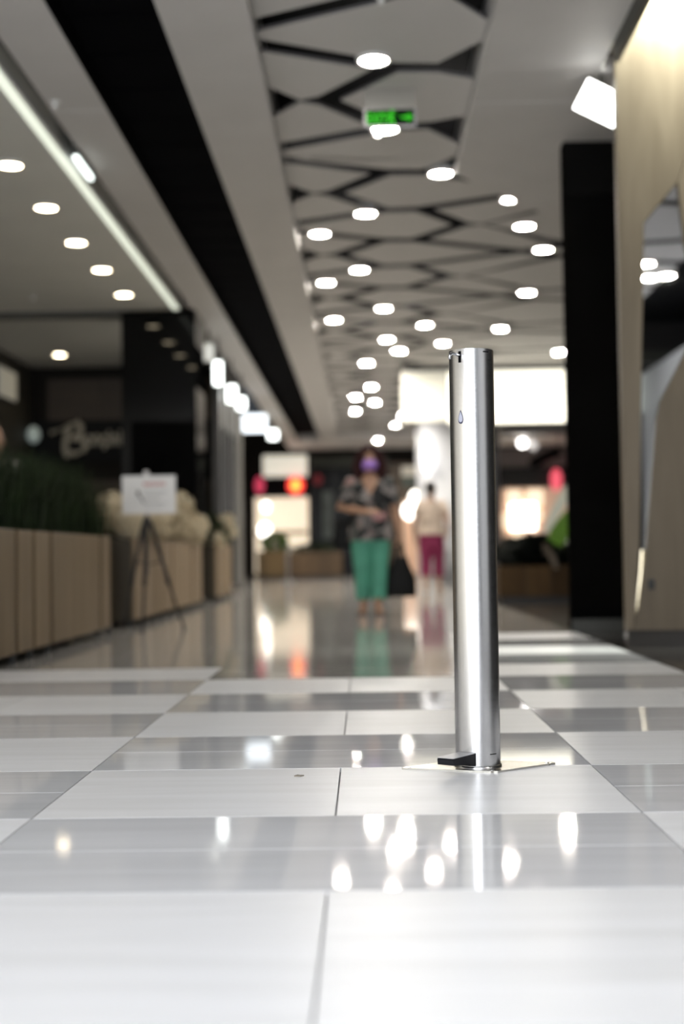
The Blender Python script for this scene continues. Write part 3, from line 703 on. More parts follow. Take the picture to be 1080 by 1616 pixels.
for j in range(5): box(hb, (c0.x + wd_ * 0.40, 10.5135, c0.z - hh * (0.44 + 0.1 * j)), (c0.x + wd_ * (0.84 - 0.07 * (j % 3)), 10.5152, c0.z - hh * (0.41 + 0.1 * j)))
obj('text_lines', hb, M_INK, nt_)

# ------------------------------------------------------------------ cafe sign, globe, wall light
cs = thing('cafe_sign', 'black sign band with pale script lettering on the cafe back wall', 'sign', (0, 0, 0))
s0_, s1_ = P(52, 665, 20.8), P(200, 727, 20.8)
obj('board', bx((s0_.x, 20.80, s1_.z), (-2.3, 20.855, s0_.z)), mat('sign_board_black', (0.004, 0.004, 0.004), 0.6, spec=0.15), cs)
M_LET = mat('sign_letters', (0.42, 0.38, 0.30), 0.5)
def letter_stroke(pts, r=0.045):
    bm = NB(); loft(bm, [P(x, y, 20.77) for x, y in pts], [(r_, 0.02) for r_ in ([r * 0.8] + [r] * (len(pts) - 2) + [r * 0.8])], 8, (1, 0, 0.4)); return bm
lb = letter_stroke([(80, 683), (90, 680), (102, 676), (112, 669), (122, 667), (128, 673), (127, 683), (119, 690), (111, 693)])
b2 = letter_stroke([(111, 672), (106, 684), (103, 698), (103, 712), (107, 722)])
b3 = letter_stroke([(112, 693), (122, 692), (132, 694), (136, 702), (131, 711), (120, 716), (110, 714)])
for nm, bb in (('letter_flourish', lb), ('letter_stem', b2), ('letter_bowl', b3)): obj(nm, bb, M_LET, cs)
tx = bpy.data.curves.new('cafe_text', 'FONT'); tx.body = 'onçini'; tx.size = 0.30; tx.extrude = 0.015; tx.offset = 0.006; tx.materials.append(M_LET)
to = bpy.data.objects.new('lettering', tx); COL.objects.link(to); to.parent = cs; to.rotation_euler = (PI / 2, 0, 0); to.location = P(134, 703, 20.77); to.scale = (0.78, 1.15, 1); font_mesh(to)
gl = thing('globe_lamp', 'pale round globe lamp at the back of the cafe left of the sign', 'lamp', P(53, 686, 20.5))
obj('globe', ball(NB(), (0, 0, 0), (0.10, 0.10, 0.13), 16), mat('globe_glass', (0.6, 0.65, 0.62), 0.4, emit=(0.8, 1, 0.92), es=0.12), gl, True)
obj('rod', loft(NB(), [(0, 0, 0.12), (0, 0, ZS - gl.location.z)], 0.008, 6), M_BLACK, gl)
wl_ = thing('wall_lightbox', 'dim pale box lamp on the cafe side wall at the left edge', 'light', (-5.1, 19.25, P(6, 605, 19.2).z))
obj('diffuser', bx((0.03, -0.45, -0.2), (0.07, 0.45, 0.2)), mat('dim_box', (0.6, 0.58, 0.5), 0.5, emit=(1, 0.95, 0.8), es=0.12), wl_)
obj('back_box', bx((0.0, -0.47, -0.22), (0.03, 0.47, 0.22)), M_BLACK, wl_)

# ------------------------------------------------------------------ storefronts beyond the left column
sf = thing('storefront', 'dark framed glass shopfront beyond the left black column', 'shopfront', (-2.05, 19.4, 0))
M_FR = mat('frame_grey', (0.11, 0.105, 0.10), 0.3, 0.6); M_FRL = mat('frame_light', (0.35, 0.33, 0.29), 0.35, 0.7)
M_SHOPG = mat('shop_glass', (0.02, 0.02, 0.022), 0.08)
for i, y in enumerate((0.0, 1.1, 2.2, 3.3)):
    obj('post', bx((-0.10, y + 0.02, 0), (0.02, y + 0.16, ZS)), M_FRL if i == 3 else M_FR, sf)
    if i < 3:
        obj('glass_pane', bx((-0.06, y + 0.16, 0.12), (-0.04, y + 1.12, 2.5)), M_SHOPG, sf)
        obj('sill', bx((-0.10, y + 0.16, 0), (0.0, y + 1.12, 0.12)), M_FR, sf)
        obj('fascia', bx((-0.10, y + 0.16, 2.5), (-0.02, y + 1.12, ZS)), M_TRIMD, sf)
structure('wall_store', bx((-4.0, 22.9, 0), (-2.2, 23.1, ZS)), mat('grey_panel', (0.07, 0.068, 0.065), 0.4))
M_SIGNW = mat('shop_sign_white', (0.9, 0.9, 0.9), emit=(0.95, 1.0, 0.97), es=5); M_SIGNB = mat('shop_sign_bluish', (0.9, 0.9, 0.9), emit=(0.85, 0.93, 1.0), es=2.4)
for (x, y, Y_, w2, h2, m_, lab) in (
        (329, 556, 17.6, 0.07, 0.11, mat('sign_dim', (.8, .8, .8), emit=(1, 1, .9), es=0.6), 'dim pale lamp high beside the left column, first of the shop lamps'),
        (344, 589, 18.3, 0.055, 0.16, M_SIGNW, 'tall glowing white blade sign nearest beyond the left column'),
        (366, 622, 20.3, 0.07, 0.13, M_SIGNW, 'glowing white blade sign, second beyond the left column'),
        (381, 637, 22.0, 0.07, 0.10, M_SIGNW, 'smaller glowing white blade sign, third beyond the left column'),
        (402, 668, 25.0, 0.22, 0.16, M_SIGNB, 'large bluish white shop sign beyond the glass shopfront'),
        (431, 686, 29.0, 0.10, 0.10, M_SIGNW, 'small glowing white shop sign just below the slot end')):
    c = P(x, y, Y_); s = thing('blade_sign', lab, 'sign', c)
    obj('light_face', bx((-w2, -0.03, -h2), (w2, 0.03, h2), 0.012), m_, s)
    obj('hanger', bx((-0.01, -0.01, h2), (0.01, 0.01, ZS - c.z)), M_FR, s)
    obj('casing', bx((-w2 - 0.008, 0.031, -h2 - 0.008), (w2 + 0.008, 0.05, h2 + 0.008)), M_FR, s)

area('far_fill', (2.6, 24.8, 3.50), (0, 0, 0), 2.6, 4.0, 26, (1, 0.96, 0.9))  # hidden fill added behind the downstand to brighten the far end

# ------------------------------------------------------------------ far end: shops, downstand, pillar
YF = 37.9
def flat(name, x0, y0, x1, y1, m, parent, Y_=YF, dep=0.08, bev=0.0):
    a, c = P(x0, y0, Y_), P(x1, y1, Y_); return obj(name, bx((a.x, Y_, c.z), (c.x, Y_ + dep, a.z), bev), m, parent)
sh1 = thing('cream_shop', 'brightly lit cream shopfront at the far end on the left', 'shopfront')
flat('sign_band', 415, 719, 485, 752, mat('cream_sign', (0.8, 0.77, 0.66), emit=(1, 0.95, 0.8), es=0.62), sh1)
flat('dark_band', 400, 752, 491, 785, M_BLACK, sh1)
flat('display', 402, 785, 488, 905, mat('cream_display', (0.8, 0.7, 0.55), emit=(1, 0.84, 0.64), es=0.78), sh1)
flat('display_shelf', 404, 838, 486, 843, mat('shelf_tan', (0.4, 0.3, 0.2), 0.6), sh1, YF - 0.08, 0.08)
M_HOT = mat('shop_hot_lamp', (1, 1, 1), emit=(1, 0.95, 0.85), es=5)
for (x, y, r, lab) in ((420, 800, 0.11, 'upper white glow lamp in the cream shop window'), (418, 838, 0.17, 'lower and larger white glow lamp in the cream shop window')):
    s = thing('glow_lamp', lab, 'lamp', P(x, y, 37.1 if r < 0.2 else 37.35)); obj('globe', ball(NB(), (0, 0, 0), (r, 0.08, r * 1.3), 16), M_HOT, s, True)
    obj('rod', loft(NB(), [(0, 0.05, 0), (0, YF - 0.026 - s.location.y, 0)], 0.02, 6), M_FR, s)
M_REDL = mat('red_lamp', (0.8, 0.05, 0.05), emit=(1.0, 0.06, 0.05), es=1.6); M_REDD = mat('red_lamp_dim', (0.5, 0.02, 0.05), emit=(1, 0.1, 0.2), es=0.5)
M_REDX = mat('red_lamp_faint', (0.12, 0.01, 0.015), emit=(1, 0.03, 0.06), es=0.06); M_ORA = mat('orange_core', (1, 0.4, 0.05), emit=(1, 0.42, 0.05), es=2.5)
for (x, y, w2, h2, m_, lab) in ((410, 766, 0.13, 0.24, M_REDD, 'dull red round sign at the left of the cream shop'), (467, 766, 0.23, 0.25, M_REDL, 'bright red round sign with orange core over the cream shop'),
                           (502, 757, 0.12, 0.15, M_REDX, 'faint red round sign on the dark shop'), (878, 757, 0.15, 0.30, mat('pink_red_sign', (.8, .2, .25), emit=(1, .12, .17), es=1.0), 'pinkish red sign beside the right black column')):
    s = thing('red_sign', lab, 'sign', P(x, y, YF - 0.15)); obj('face', lathe(NB(), [(0.001, 0), (1, 0), (1, 0.06), (0.001, 0.06)], 24), m_, s); s.children[0].rotation_euler = (PI / 2, 0, 0); s.children[0].scale = (w2, h2, 1)
    if 'orange' in lab:
        o = obj('core', lathe(NB(), [(0.001, 0), (1, 0), (1, 0.02), (0.001, 0.02)], 20), M_ORA, s); o.rotation_euler = (PI / 2, 0, 0); o.scale = (0.11, 0.13, 1); o.location = (0, -0.06, 0)
    obj('bracket', bx((-0.03, 0.0, -0.03), (0.03, 0.145, 0.03)), M_FR, s)
sh2 = thing('dark_shop', 'dark unlit shopfront at the far end behind the masked woman', 'shopfront')
flat('fascia', 490, 720, 612, 738, mat('olive_fascia', (0.02, 0.024, 0.014), 0.5), sh2)
flat('glass', 492, 738, 606, 905, mat('dark_glass', (0.008, 0.009, 0.010), 0.2, spec=0.08), sh2)
for x in (493, 529, 568, 606): flat('post', x - 1.5, 738, x + 1.5, 905, M_FR, sh2, YF - 0.05, 0.06)
flat('reflection_patch', 508, 775, 526, 850, mat('dim_reflection', (0.07, 0.085, 0.08), 0.5, var=0.5, scale=3), sh2, YF - 0.02, 0.02)  # dim grey-green reflection in the glass, painted as a flat patch
sh3 = thing('brown_shopfront', 'brown timber shopfront strip left of the white pillar', 'shopfront')
flat('timber_panel', 613, 730, 662, 905, wood('dark_timber', (0.07, 0.042, 0.02), (0.10, 0.06, 0.03)), sh3)
flat('sign_band', 634, 736, 660, 751, mat('pale_sign', (0.5, 0.46, 0.38), emit=(1, 0.93, 0.78), es=0.22), sh3, YF - 0.03, 0.03)
flat('green_band', 634, 753, 662, 768, mat('green_band', (0.08, 0.10, 0.085), 0.6), sh3, YF - 0.03, 0.03)
flat('display', 636, 790, 662, 905, mat('peach_display', (0.7, 0.45, 0.3), emit=(1, 0.62, 0.42), es=0.3), sh3, YF - 0.03, 0.03)
for (x, y, r, lab) in ((657, 785, 0.17, 'upper white glow lamp between the two walking women'), (648, 806, 0.22, 'lower white glow lamp between the two walking women')):
    s = thing('glow_lamp', lab, 'lamp', P(x, y, 36.9 if r < 0.2 else 37.3)); obj('globe', ball(NB(), (0, 0, 0), (r, 0.08, r * 1.1), 16), M_HOT, s, True)
    obj('rod', loft(NB(), [(0, 0.05, 0), (0, YF - 0.026 - s.location.y, 0)], 0.02, 6), M_FR, s)
wp = structure('pillar_white', lathe(NB(), [(0.93, 0), (0.93, ZS)], 48, (P(729, 870, 30).x, 30.9, 0)), mat('white_pillar_paint', (0.78, 0.79, 0.82), 0.45), None)
for p_ in wp.data.polygons: p_.use_smooth = abs(p_.normal.z) < 0.5
pls = thing('pillar_lamp', 'tall soft white lamp glowing on the white pillar', 'lamp', P(676, 722, 29.9))
obj('shade', ball(NB(), (0, 0, 0), (0.17, 0.08, 0.36), 18), mat('pillar_lamp_glow', (.9, .9, .9), emit=(0.97, 0.96, 1), es=1.1), pls, True)
obj('bracket', bx((-0.03, 0.05, -0.03), (0.03, 0.7, 0.03)), M_FR, pls)
bn = thing('uplit_downstand', 'wide cream downstand across the right of the corridor with painted uplight glow', 'downstand', (0, 0, 0))  # uplight on the cream face painted as emission, right panel stronger than left
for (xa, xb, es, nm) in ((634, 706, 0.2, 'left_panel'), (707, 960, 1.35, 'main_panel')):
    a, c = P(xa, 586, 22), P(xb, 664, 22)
    obj(nm, bx((a.x, 22, c.z), (c.x, 22.12, a.z - (0 if xa < 700 else 0.0))), mat('downstand_glow_' + nm, (0.8, 0.78, 0.68), 0.6, emit=(1, 0.965, 0.82), es=es), bn)
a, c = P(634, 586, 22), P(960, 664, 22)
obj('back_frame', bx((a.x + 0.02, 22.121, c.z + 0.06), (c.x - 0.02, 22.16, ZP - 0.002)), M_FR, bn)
sh4 = thing('warm_shop', 'shop with warm display lights at the far right behind the dispenser', 'shopfront')
flat('fascia', 785, 736, 905, 770, mat('fascia_charcoal', (0.03, 0.031, 0.032), 0.5), sh4)
flat('upper_wall', 785, 707, 915, 736, mat('grey_pink_wall', (0.28, 0.25, 0.25), 0.7), sh4)
flat('display', 792, 770, 905, 905, mat('warm_display', (0.6, 0.42, 0.32), emit=(1, 0.70, 0.5), es=0.32, var=0.4, scale=1.2), sh4)
for (x, y, r) in ((812, 785, 0.22), (845, 785, 0.25), (826, 815, 0.42), (806, 822, 0.24), (848, 812, 0.16), (818, 838, 0.2)):
    s = flat('display_lamp', x - r * 50, y - r * 50, x + r * 50, y + r * 50, M_HOT if r > 0.4 else mat('warm_lamp', (1, .9, .7), emit=(1, .78, .55), es=1.3), sh4, YF - 0.12, 0.05, 0.02)
dg_ = thing('ceiling_duct', 'dark sloping duct under the far right ceiling', 'duct', (0, 0, 0))
a, c = P(838, 733, 34), P(884, 712, 34)
obj('duct', loft(NB(), [(a.x, 34, a.z), ((a.x + c.x) / 2, 34, (a.z + c.z) / 2 + 0.03), (c.x, 34, c.z)], [(0.12, 0.1)] * 3, 10, (0, 0, 1)), M_BLACK, dg_)
obj('hanger', bx((c.x - 0.02, 33.98, c.z), (c.x, 34.02, ZP)), M_FR, dg_)
for (x, y, lab) in ((825, 699, 'bright spot lamp under the bright cream downstand on the right'), (842, 703, 'dimmer spot lamp beside the bright one below the downstand'), (893, 675, 'small spot lamp half hidden by the right black column')):
    s = thing('far_spot_lamp', lab, 'lamp', P(x, y, 34.7)); k = 0.11
    obj('globe', ball(NB(), (0, 0, 0), k, 14), mat('far_spot', (.9, .9, .9), emit=(1, .96, .92), es=8) if 'dimmer' not in lab else mat('dim_spot', (.8, .8, .8), emit=(1, .95, .9), es=0.8), s, True)
    obj('stem', loft(NB(), [(0, 0, k), (0, 0, ZS - s.location.z)], 0.012, 6), M_FR, s)

# far planters and plants
M_FPL = wood('far_planter_wood', (0.22, 0.14, 0.06), (0.30, 0.2, 0.09), 0.5); M_FPL2 = wood('far_planter_brown', (0.15, 0.092, 0.045), (0.2, 0.125, 0.065), 0.5)
def box_planter(label, x0, x1, y0, y1, z1, wm, planks=3):
    t = thing('low_planter', label, 'planter', ((x0 + x1) / 2, (y0 + y1) / 2, 0)); hx, hy = (x1 - x0) / 2, (y1 - y0) / 2
    obj('box', bx((-hx + 0.02, -hy + 0.02, 0.0), (hx - 0.02, hy - 0.02, z1 - 0.04)), M_PDARK, t)
    for i in range(planks):
        a, c = -hx + 2 * hx * i / planks, -hx + 2 * hx * (i + 1) / planks
        obj('plank', bx((a + 0.004, -hy, 0.06), (c - 0.004, -hy + 0.02, z1)), wm, t)
        obj('plank', bx((a + 0.004, hy - 0.02, 0.06), (c - 0.004, hy, z1)), wm, t)
    for s in (-1, 1): obj('side_plank', bx((min(s * hx, s * (hx - 0.02)), -hy + 0.021, 0.06), (max(s * hx, s * (hx - 0.02)), hy - 0.021, z1)), wm, t)
    obj('soil', bx((-hx + 0.022, -hy + 0.022, z1 - 0.04), (hx - 0.022, hy - 0.022, z1 - 0.02)), M_SOIL, t)
    return t, hx, hy
M_LEAFG = mat('bright_leaf', (0.10, 0.20, 0.03), 0.5, var=0.4, scale=5)
t1, hx, hy = box_planter('yellowish low planter with a green bush at the far left', -2.72, -2.0, 34.5, 35.1, 0.70, M_FPL)
leafy('foliage', 700, 0.3, 0.22, 0.66, 1.15, 0.12, M_LEAFG, t1, (0.08, 0), seed=5)
t2, hx, hy = box_planter('brown low planter without flowers in front of the dark shop', -1.96, -0.56, 34.4, 35.0, 0.66, M_FPL2, 5)
leafy('foliage', 500, 0.6, 0.2, 0.62, 0.85, 0.10, M_LEAFD, t2, seed=6)
st = thing('stanchion', 'slim pale post standing before the far planters', 'post', (P(455, 900, 30).x, 30, 0))
obj('base', lathe(NB(), [(0.15, 0.0), (0.15, 0.02), (0.03, 0.05)], 20), M_STEEL, st); obj('pole', lathe(NB(), [(0.03, 0.04), (0.03, 0.75), (0.04, 0.76), (0.04, 0.8), (0.01, 0.82)], 16), M_STEEL, st)
_wd = wood('darkest_planter_wood', (0.05, 0.028, 0.012), (0.07, 0.042, 0.018), 0.6); _wd.node_tree.nodes['Principled BSDF'].inputs['Specular IOR Level'].default_value = 0.12
t3, hx, hy = box_planter('dark brown low planter with black leaved plants by the right column', 1.55, 2.75, 15.7, 16.4, 0.41, wood('darkest_planter_wood', (0.04, 0.022, 0.01), (0.055, 0.032, 0.015), 0.5), 4)
leafy('foliage', 1600, 0.62, 0.3, 0.38, 0.72, 0.13, mat('black_leaf', (0.006, 0.008, 0.005), 0.5), t3, seed=8)
def blade(bm, pts, ws, Y_):
    L_, R_ = [], []
    for (x, y), wv in zip(pts, ws):
        c = P(x, y, Y_); L_.append(bm.verts.new((c.x - wv, Y_, c.z))); R_.append(bm.verts.new((c.x + wv, Y_ - 0.02, c.z)))
    for i in range(len(pts) - 1): bm.faces.new((L_[i], R_[i], R_[i + 1], L_[i + 1]))
    r = bmesh.ops.solidify(bm, geom=list(bm.faces), thickness=0.006); return bm
pt = thing('arum_plant', 'plant with a long white leaf and green leaf beside the right black column', 'plant', (P(875, 868, 15.4).x, 15.95, 0.39))
iv = Matrix.Translation(-Vector(pt.location))
for nm, pts, ws, m_ in (('white_leaf', [(862, 840), (872, 818), (886, 792), (899, 768), (905, 752)], [0.03, 0.06, 0.07, 0.06, 0.01], mat('white_leaf', (0.75, 0.76, 0.68), 0.5)),
                    ('green_leaf', [(884, 862), (880, 850), (884, 836), (890, 820), (894, 806)], [0.03, 0.11, 0.11, 0.07, 0.01], mat('lime_leaf', (0.16, 0.32, 0.03), 0.5)),
                    ('white_bloom', [(902, 860), (901, 852), (903, 840), (905, 829)], [0.03, 0.08, 0.07, 0.02], mat('white_leaf', (0.75, 0.76, 0.68), 0.5)),
                    ('dry_leaf', [(878, 898), (872, 880), (862, 864), (856, 858)], [0.03, 0.04, 0.035, 0.01], mat('dry_leaf', (0.2, 0.16, 0.12), 0.6))):
    o = obj(nm, blade(NB(), pts, ws, 15.6), m_, pt); o.matrix_local = iv
sb = NB()
for (x, y) in ((863, 842), (884, 862), (902, 860), (878, 898)):
    c = P(x, y, 15.6); loft(sb, [(c.x, 15.6, c.z + 0.01), (pt.location.x, 15.95, 0.40)], 0.008, 6)
o = obj('stems', sb, M_LEAFD, pt); o.matrix_local = iv

# ------------------------------------------------------------------ people
M_SKIN = mat('skin', (0.42, 0.24, 0.155), 0.5, var=0.06, scale=12); M_SKIN2 = mat('skin_pale', (0.5, 0.33, 0.24), 0.5)
M_HAIR = mat('dark_red_hair', (0.028, 0.009, 0.009), 0.6, spec=0.15, var=0.4, scale=40, stretch=(4, 4, 0.4)); M_HAIRB = mat('black_hair', (0.01, 0.008, 0.008), 0.4)
def hand(bm, wr, d, pn, side, curl=0.5, L=0.165):
    wr = Vector(wr); d = Vector(d).normalized(); pn = Vector(pn); pn = (pn - d * pn.dot(d)).normalized(); sd = d.cross(pn) * side
    palm = L * 0.5
    loft(bm, [wr - d * 0.02, wr + d * palm * 0.4, wr + d * palm], [(0.026, 0.02), (0.036, 0.016), (0.038, 0.013)], 10, sd)
    for i, (off, ln) in enumerate(((-0.030, 0.40), (-0.010, 0.48), (0.010, 0.45), (0.029, 0.36))):
        p = wr + d * (palm - 0.012) + sd * off; pts = [p]; dd = d.copy(); seg = L * ln / 3
        for k in range(3):
            dd = (dd + pn * curl * 0.75).normalized(); p = p + dd * seg; pts.append(p)
        loft(bm, pts, [0.0095, 0.009, 0.0082, 0.007], 8, sd)
    p = wr + d * palm * 0.25 - sd * 0.024; pts = [p]; dd = (d * 0.7 - sd * 0.8 + pn * 0.25).normalized()
    for k in range(2):
        p = p + dd * L * 0.17; pts.append(p); dd = (dd + d * 0.5 + pn * curl * 0.6).normalized()
    p = p + dd * L * 0.13; pts.append(p)
    loft(bm, pts, [0.013, 0.011, 0.0095, 0.0078], 8, pn)
def person(name, label, loc, rz, H, J, mats, hair_kind):
    """J: joints in body space, x to the person's image right when facing -Y, front is -Y."""
    t = thing(name, label, 'person', loc, rz); s = H / 1.58
    V = lambda p: Vector(p) * s
    bm = NB()
    hz = 1.445
    loft(bm, [V((0, 0.01, 0.70)), V((0, 0.01, 0.80)), V((0, 0, 0.93)), V((0, 0, 1.08)), V((0, 0.0, 1.20)), V((0, 0.012, 1.28)), V((0, 0.012, 1.31))], [(0.13 * s, 0.09 * s), (0.165 * s, 0.115 * s), (0.135 * s, 0.10 * s), (0.15 * s, 0.115 * s), (0.165 * s, 0.095 * s), (0.10 * s, 0.07 * s), (0.055 * s, 0.055 * s)], 20)
    loft(bm, [V((0, 0.014, 1.24)), V((0, 0.008, 1.31)), V((0, 0.0, 1.39))], [0.06 * s, 0.05 * s, 0.05 * s], 14)
    hd = Matrix.Rotation(J.get('turn', 0), 3, 'Z')
    hc = V((0, -0.012, hz))
    B = lambda c, r, sg=14: ball(bm, hc + hd @ V(c), tuple(q_ * s for q_ in r), sg, hd)
    B((0, 0.012, 0.025), (0.073, 0.092, 0.10), 20); B((0, -0.02, -0.04), (0.058, 0.068, 0.075), 16)
    B((0, -0.092, -0.012), (0.013, 0.020, 0.022)); B((0, -0.082, 0.012), (0.009, 0.014, 0.03)); B((0, -0.076, -0.055), (0.022, 0.014, 0.011)); B((0, -0.07, -0.098), (0.024, 0.022, 0.02))
    for q_ in (-1, 1):
        B((q_ * 0.074, 0.01, -0.005), (0.010, 0.022, 0.032)); B((q_ * 0.034, -0.072, -0.02), (0.026, 0.016, 0.022)); B((q_ * 0.03, -0.079, 0.03), (0.024, 0.008, 0.009))
    for sd in ('l', 'r'):
        q_ = -1 if sd == 'l' else 1
        sh_, el, wr = V(J['sh' + sd]), V(J['el' + sd]), V(J['wr' + sd])
        loft(bm, [V((q_ * 0.10, 0.005, 1.235)), sh_, sh_.lerp(el, 0.4), el, el.lerp(wr, 0.35), wr], [0.055 * s, 0.056 * s, 0.047 * s, 0.038 * s, 0.037 * s, 0.025 * s], 14, (0, 1, 0))
        hand(bm, wr, J['hd' + sd], J['pn' + sd], q_ * J.get('flip' + sd, 1), J.get('curl' + sd, 0.5), 0.165 * s)
        hp, kn, an = V(J['hp' + sd]), V(J['kn' + sd]), V(J['an' + sd]); tdir = V(J['ft' + sd])
        loft(bm, [hp + V((0, 0, 0.05)), hp, hp.lerp(kn, 0.5), kn, kn.lerp(an, 0.3), an.lerp(kn, 0.15), an], [0.085 * s, 0.088 * s, 0.07 * s, 0.052 * s, 0.052 * s, 0.036 * s, 0.034 * s], 16)
        hl = an + Vector((0, 0.03, -an.z + 0.028 * s)); hl = Vector((an.x, an.y, 0)) - tdir.normalized() * 0.035 * s + Vector((0, 0, an.z - 0.045 * s))
        fo = Vector((an.x, an.y, 0)) + tdir
        loft(bm, [an + Vector((0, 0, 0.01)), an - Vector((0, 0, 0.02)), an + tdir * 0.45 - Vector((0, 0, 0.028 * s)), an + tdir * 0.9 - Vector((0, 0, 0.040 * s))], [0.033 * s, 0.036 * s, (0.038 * s, 0.024 * s), (0.040 * s, 0.014 * s)], 12)
        loft(bm, [an - tdir.normalized() * 0.03 * s - Vector((0, 0, 0.03 * s)), an + tdir * 0.5 - Vector((0, 0, 0.037 * s))], [(0.03 * s, 0.026 * s), (0.036 * s, 0.02 * s)], 12)
    obj('body', remesh(bm, 0.0055, 2), mats['skin'], t)
    # eyes and brows
    for q_ in (-1, 1):
        e = obj('eye', ball(NB(), hc + hd @ V((q_ * 0.031, -0.080, 0.010)), tuple(k * s for k in (0.012, 0.008, 0.006)), 10), mat('eye_white', (0.7, 0.68, 0.65), 0.3), t, True)
        obj('iris', ball(NB(), hc + hd @ V((q_ * 0.031, -0.0865, 0.010)), tuple(k * s for k in (0.0055, 0.003, 0.0055)), 8), mat('iris_dark', (0.02, 0.012, 0.01), 0.2), e, True)
        obj('eyebrow', ball(NB(), hc + hd @ V((q_ * 0.033, -0.083, 0.032)), tuple(k * s for k in (0.02, 0.006, 0.004)), 8), mats['hair'], t, True)
    # clothes
    top = NB(); hem = J.get('hem', 0.70)
    loft(top, [V((0, 0.01, hem)), V((0, 0.01, 0.80)), V((0, 0, 0.93)), V((0, 0, 1.08)), V((0, 0, 1.20)), V((0, 0.012, 1.275))], [(0.225 * s, 0.168 * s), (0.215 * s, 0.160 * s), (0.180 * s, 0.135 * s), (0.175 * s, 0.135 * s), (0.185 * s, 0.115 * s), (0.10 * s, 0.078 * s)], 24)
    for sd in ('l', 'r'):
        q_ = -1 if sd == 'l' else 1
        sh_, el, wr = V(J['sh' + sd]), V(J['el' + sd]), V(J['wr' + sd]); en = sh_.lerp(el, J.get('sleeve', 0.8))
        loft(top, [V((q_ * 0.09, 0.005, 1.232)), sh_, sh_.lerp(en, 0.5), en], [0.064 * s, 0.068 * s, 0.064 * s, 0.066 * s], 14, (0, 1, 0))
    bl = remesh(top, 0.008, 2)
    if J.get('vneck'):
        bb = bmesh.new(); bb.from_mesh(bl)
        bmesh.ops.delete(bb, geom=[f for f in bb.faces if f.calc_center_median().y < 0.01 and f.calc_center_median().z > (1.105 + abs(f.calc_center_median().x) * 1.75) * s], context='FACES'); bb.to_mesh(bl); bb.free()
    obj('blouse', bl, mats['top'], t)
    tr = NB()
    loft(tr, [V((0, 0.01, 0.64)), V((0, 0.01, 0.72)), V((0, 0.01, 0.82)), V((0, 0.0, 0.90))], [(0.15 * s, 0.11 * s), (0.187 * s, 0.130 * s), (0.180 * s, 0.128 * s), (0.145 * s, 0.11 * s)], 22)
    for sd in ('l', 'r'):
        hp, kn, an = V(J['hp' + sd]), V(J['kn' + sd]), V(J['an' + sd]); en = kn.lerp(an, J.get('trouser', 0.75))
        loft(tr, [hp + V((0, 0, 0.03)), hp, hp.lerp(kn, 0.5), kn, en], [(0.092 * s, 0.10 * s), (0.102 * s, 0.11 * s), (0.098 * s, 0.098 * s), (0.080 * s, 0.080 * s), (J.get('cuff', 0.066) * s,) * 2], 16)
    obj('trousers', remesh(tr, 0.008, 2), mats['bottom'], t)
    for sd in ('l', 'r'):                              # sandals
        an, td = V(J['an' + sd]), V(J['ft' + sd]); k = NB(); f0 = Vector((an.x, an.y, 0.0))
        sl = [f0 - td.normalized() * 0.06 * s, f0 + td * 0.5, f0 + td * 1.05]
        loft(k, [p + Vector((0, 0, max(0.012, an.z - 0.062 * s))) for p in sl], [(0.034 * s, 0.010), (0.040 * s, 0.010), (0.040 * s, 0.010)], 12)
        loft(k, [an + td * 0.62 + Vector((-0.043 * s, 0, -0.05 * s)), an + td * 0.62 + Vector((0, 0, -0.008 * s)), an + td * 0.62 + Vector((0.043 * s, 0, -0.05 * s))], 0.008, 8, (0, 1, 0))
        obj('sandal', k, mats['shoe'], t, True)
    hb_ = NB(); hl_ = lambda c, r, sg=16: ball(hb_, hc + hd @ V(c), tuple(q_ * s for q_ in r), sg, hd)
    if hair_kind == 'long':
        hl_((0, 0.030, 0.050), (0.108, 0.095, 0.108), 20); hl_((0, -0.035, 0.098), (0.075, 0.055, 0.035), 16)
        for q_ in (-1, 1):
            loft(hb_, [hc + hd @ V((q_ * 0.03, -0.055, 0.105)), hc + hd @ V((q_ * 0.078, -0.045, 0.065)), hc + hd @ V((q_ * 0.108, -0.015, -0.02)), hc + hd @ V((q_ * 0.118, -0.01, -0.10)), hc + hd @ V((q_ * 0.10, -0.04, -0.19))], [0.026 * s, 0.038 * s, 0.048 * s, 0.052 * s, 0.026 * s], 12, (0, 1, 0))
        loft(hb_, [hc + hd @ V((0, 0.05, 0.06)), hc + hd @ V((0, 0.07, -0.04)), hc + hd @ V((0, 0.075, -0.15))], [(0.085 * s, 0.07 * s), (0.095 * s, 0.05 * s), (0.10 * s, 0.035 * s)], 16)
    elif hair_kind == 'bun':
        hl_((0, 0.03, 0.04), (0.083, 0.088, 0.092), 20); hl_((0, 0.13, 0.055), (0.045, 0.042, 0.045))
        loft(hb_, [hc + hd @ V((0, 0.05, 0.0)), hc + hd @ V((0, 0.07, -0.07))], [(0.07 * s, 0.05 * s), (0.04 * s, 0.025 * s)], 14)
    else:
        hl_((0, 0.03, 0.045), (0.083, 0.085, 0.09), 20); loft(hb_, [hc + hd @ V((0, 0.05, 0.0)), hc + hd @ V((0, 0.065, -0.07))], [(0.07 * s, 0.05 * s), (0.05 * s, 0.03 * s)], 14)
    obj('hair', remesh(hb_, 0.007, 1), mats['hair'], t)
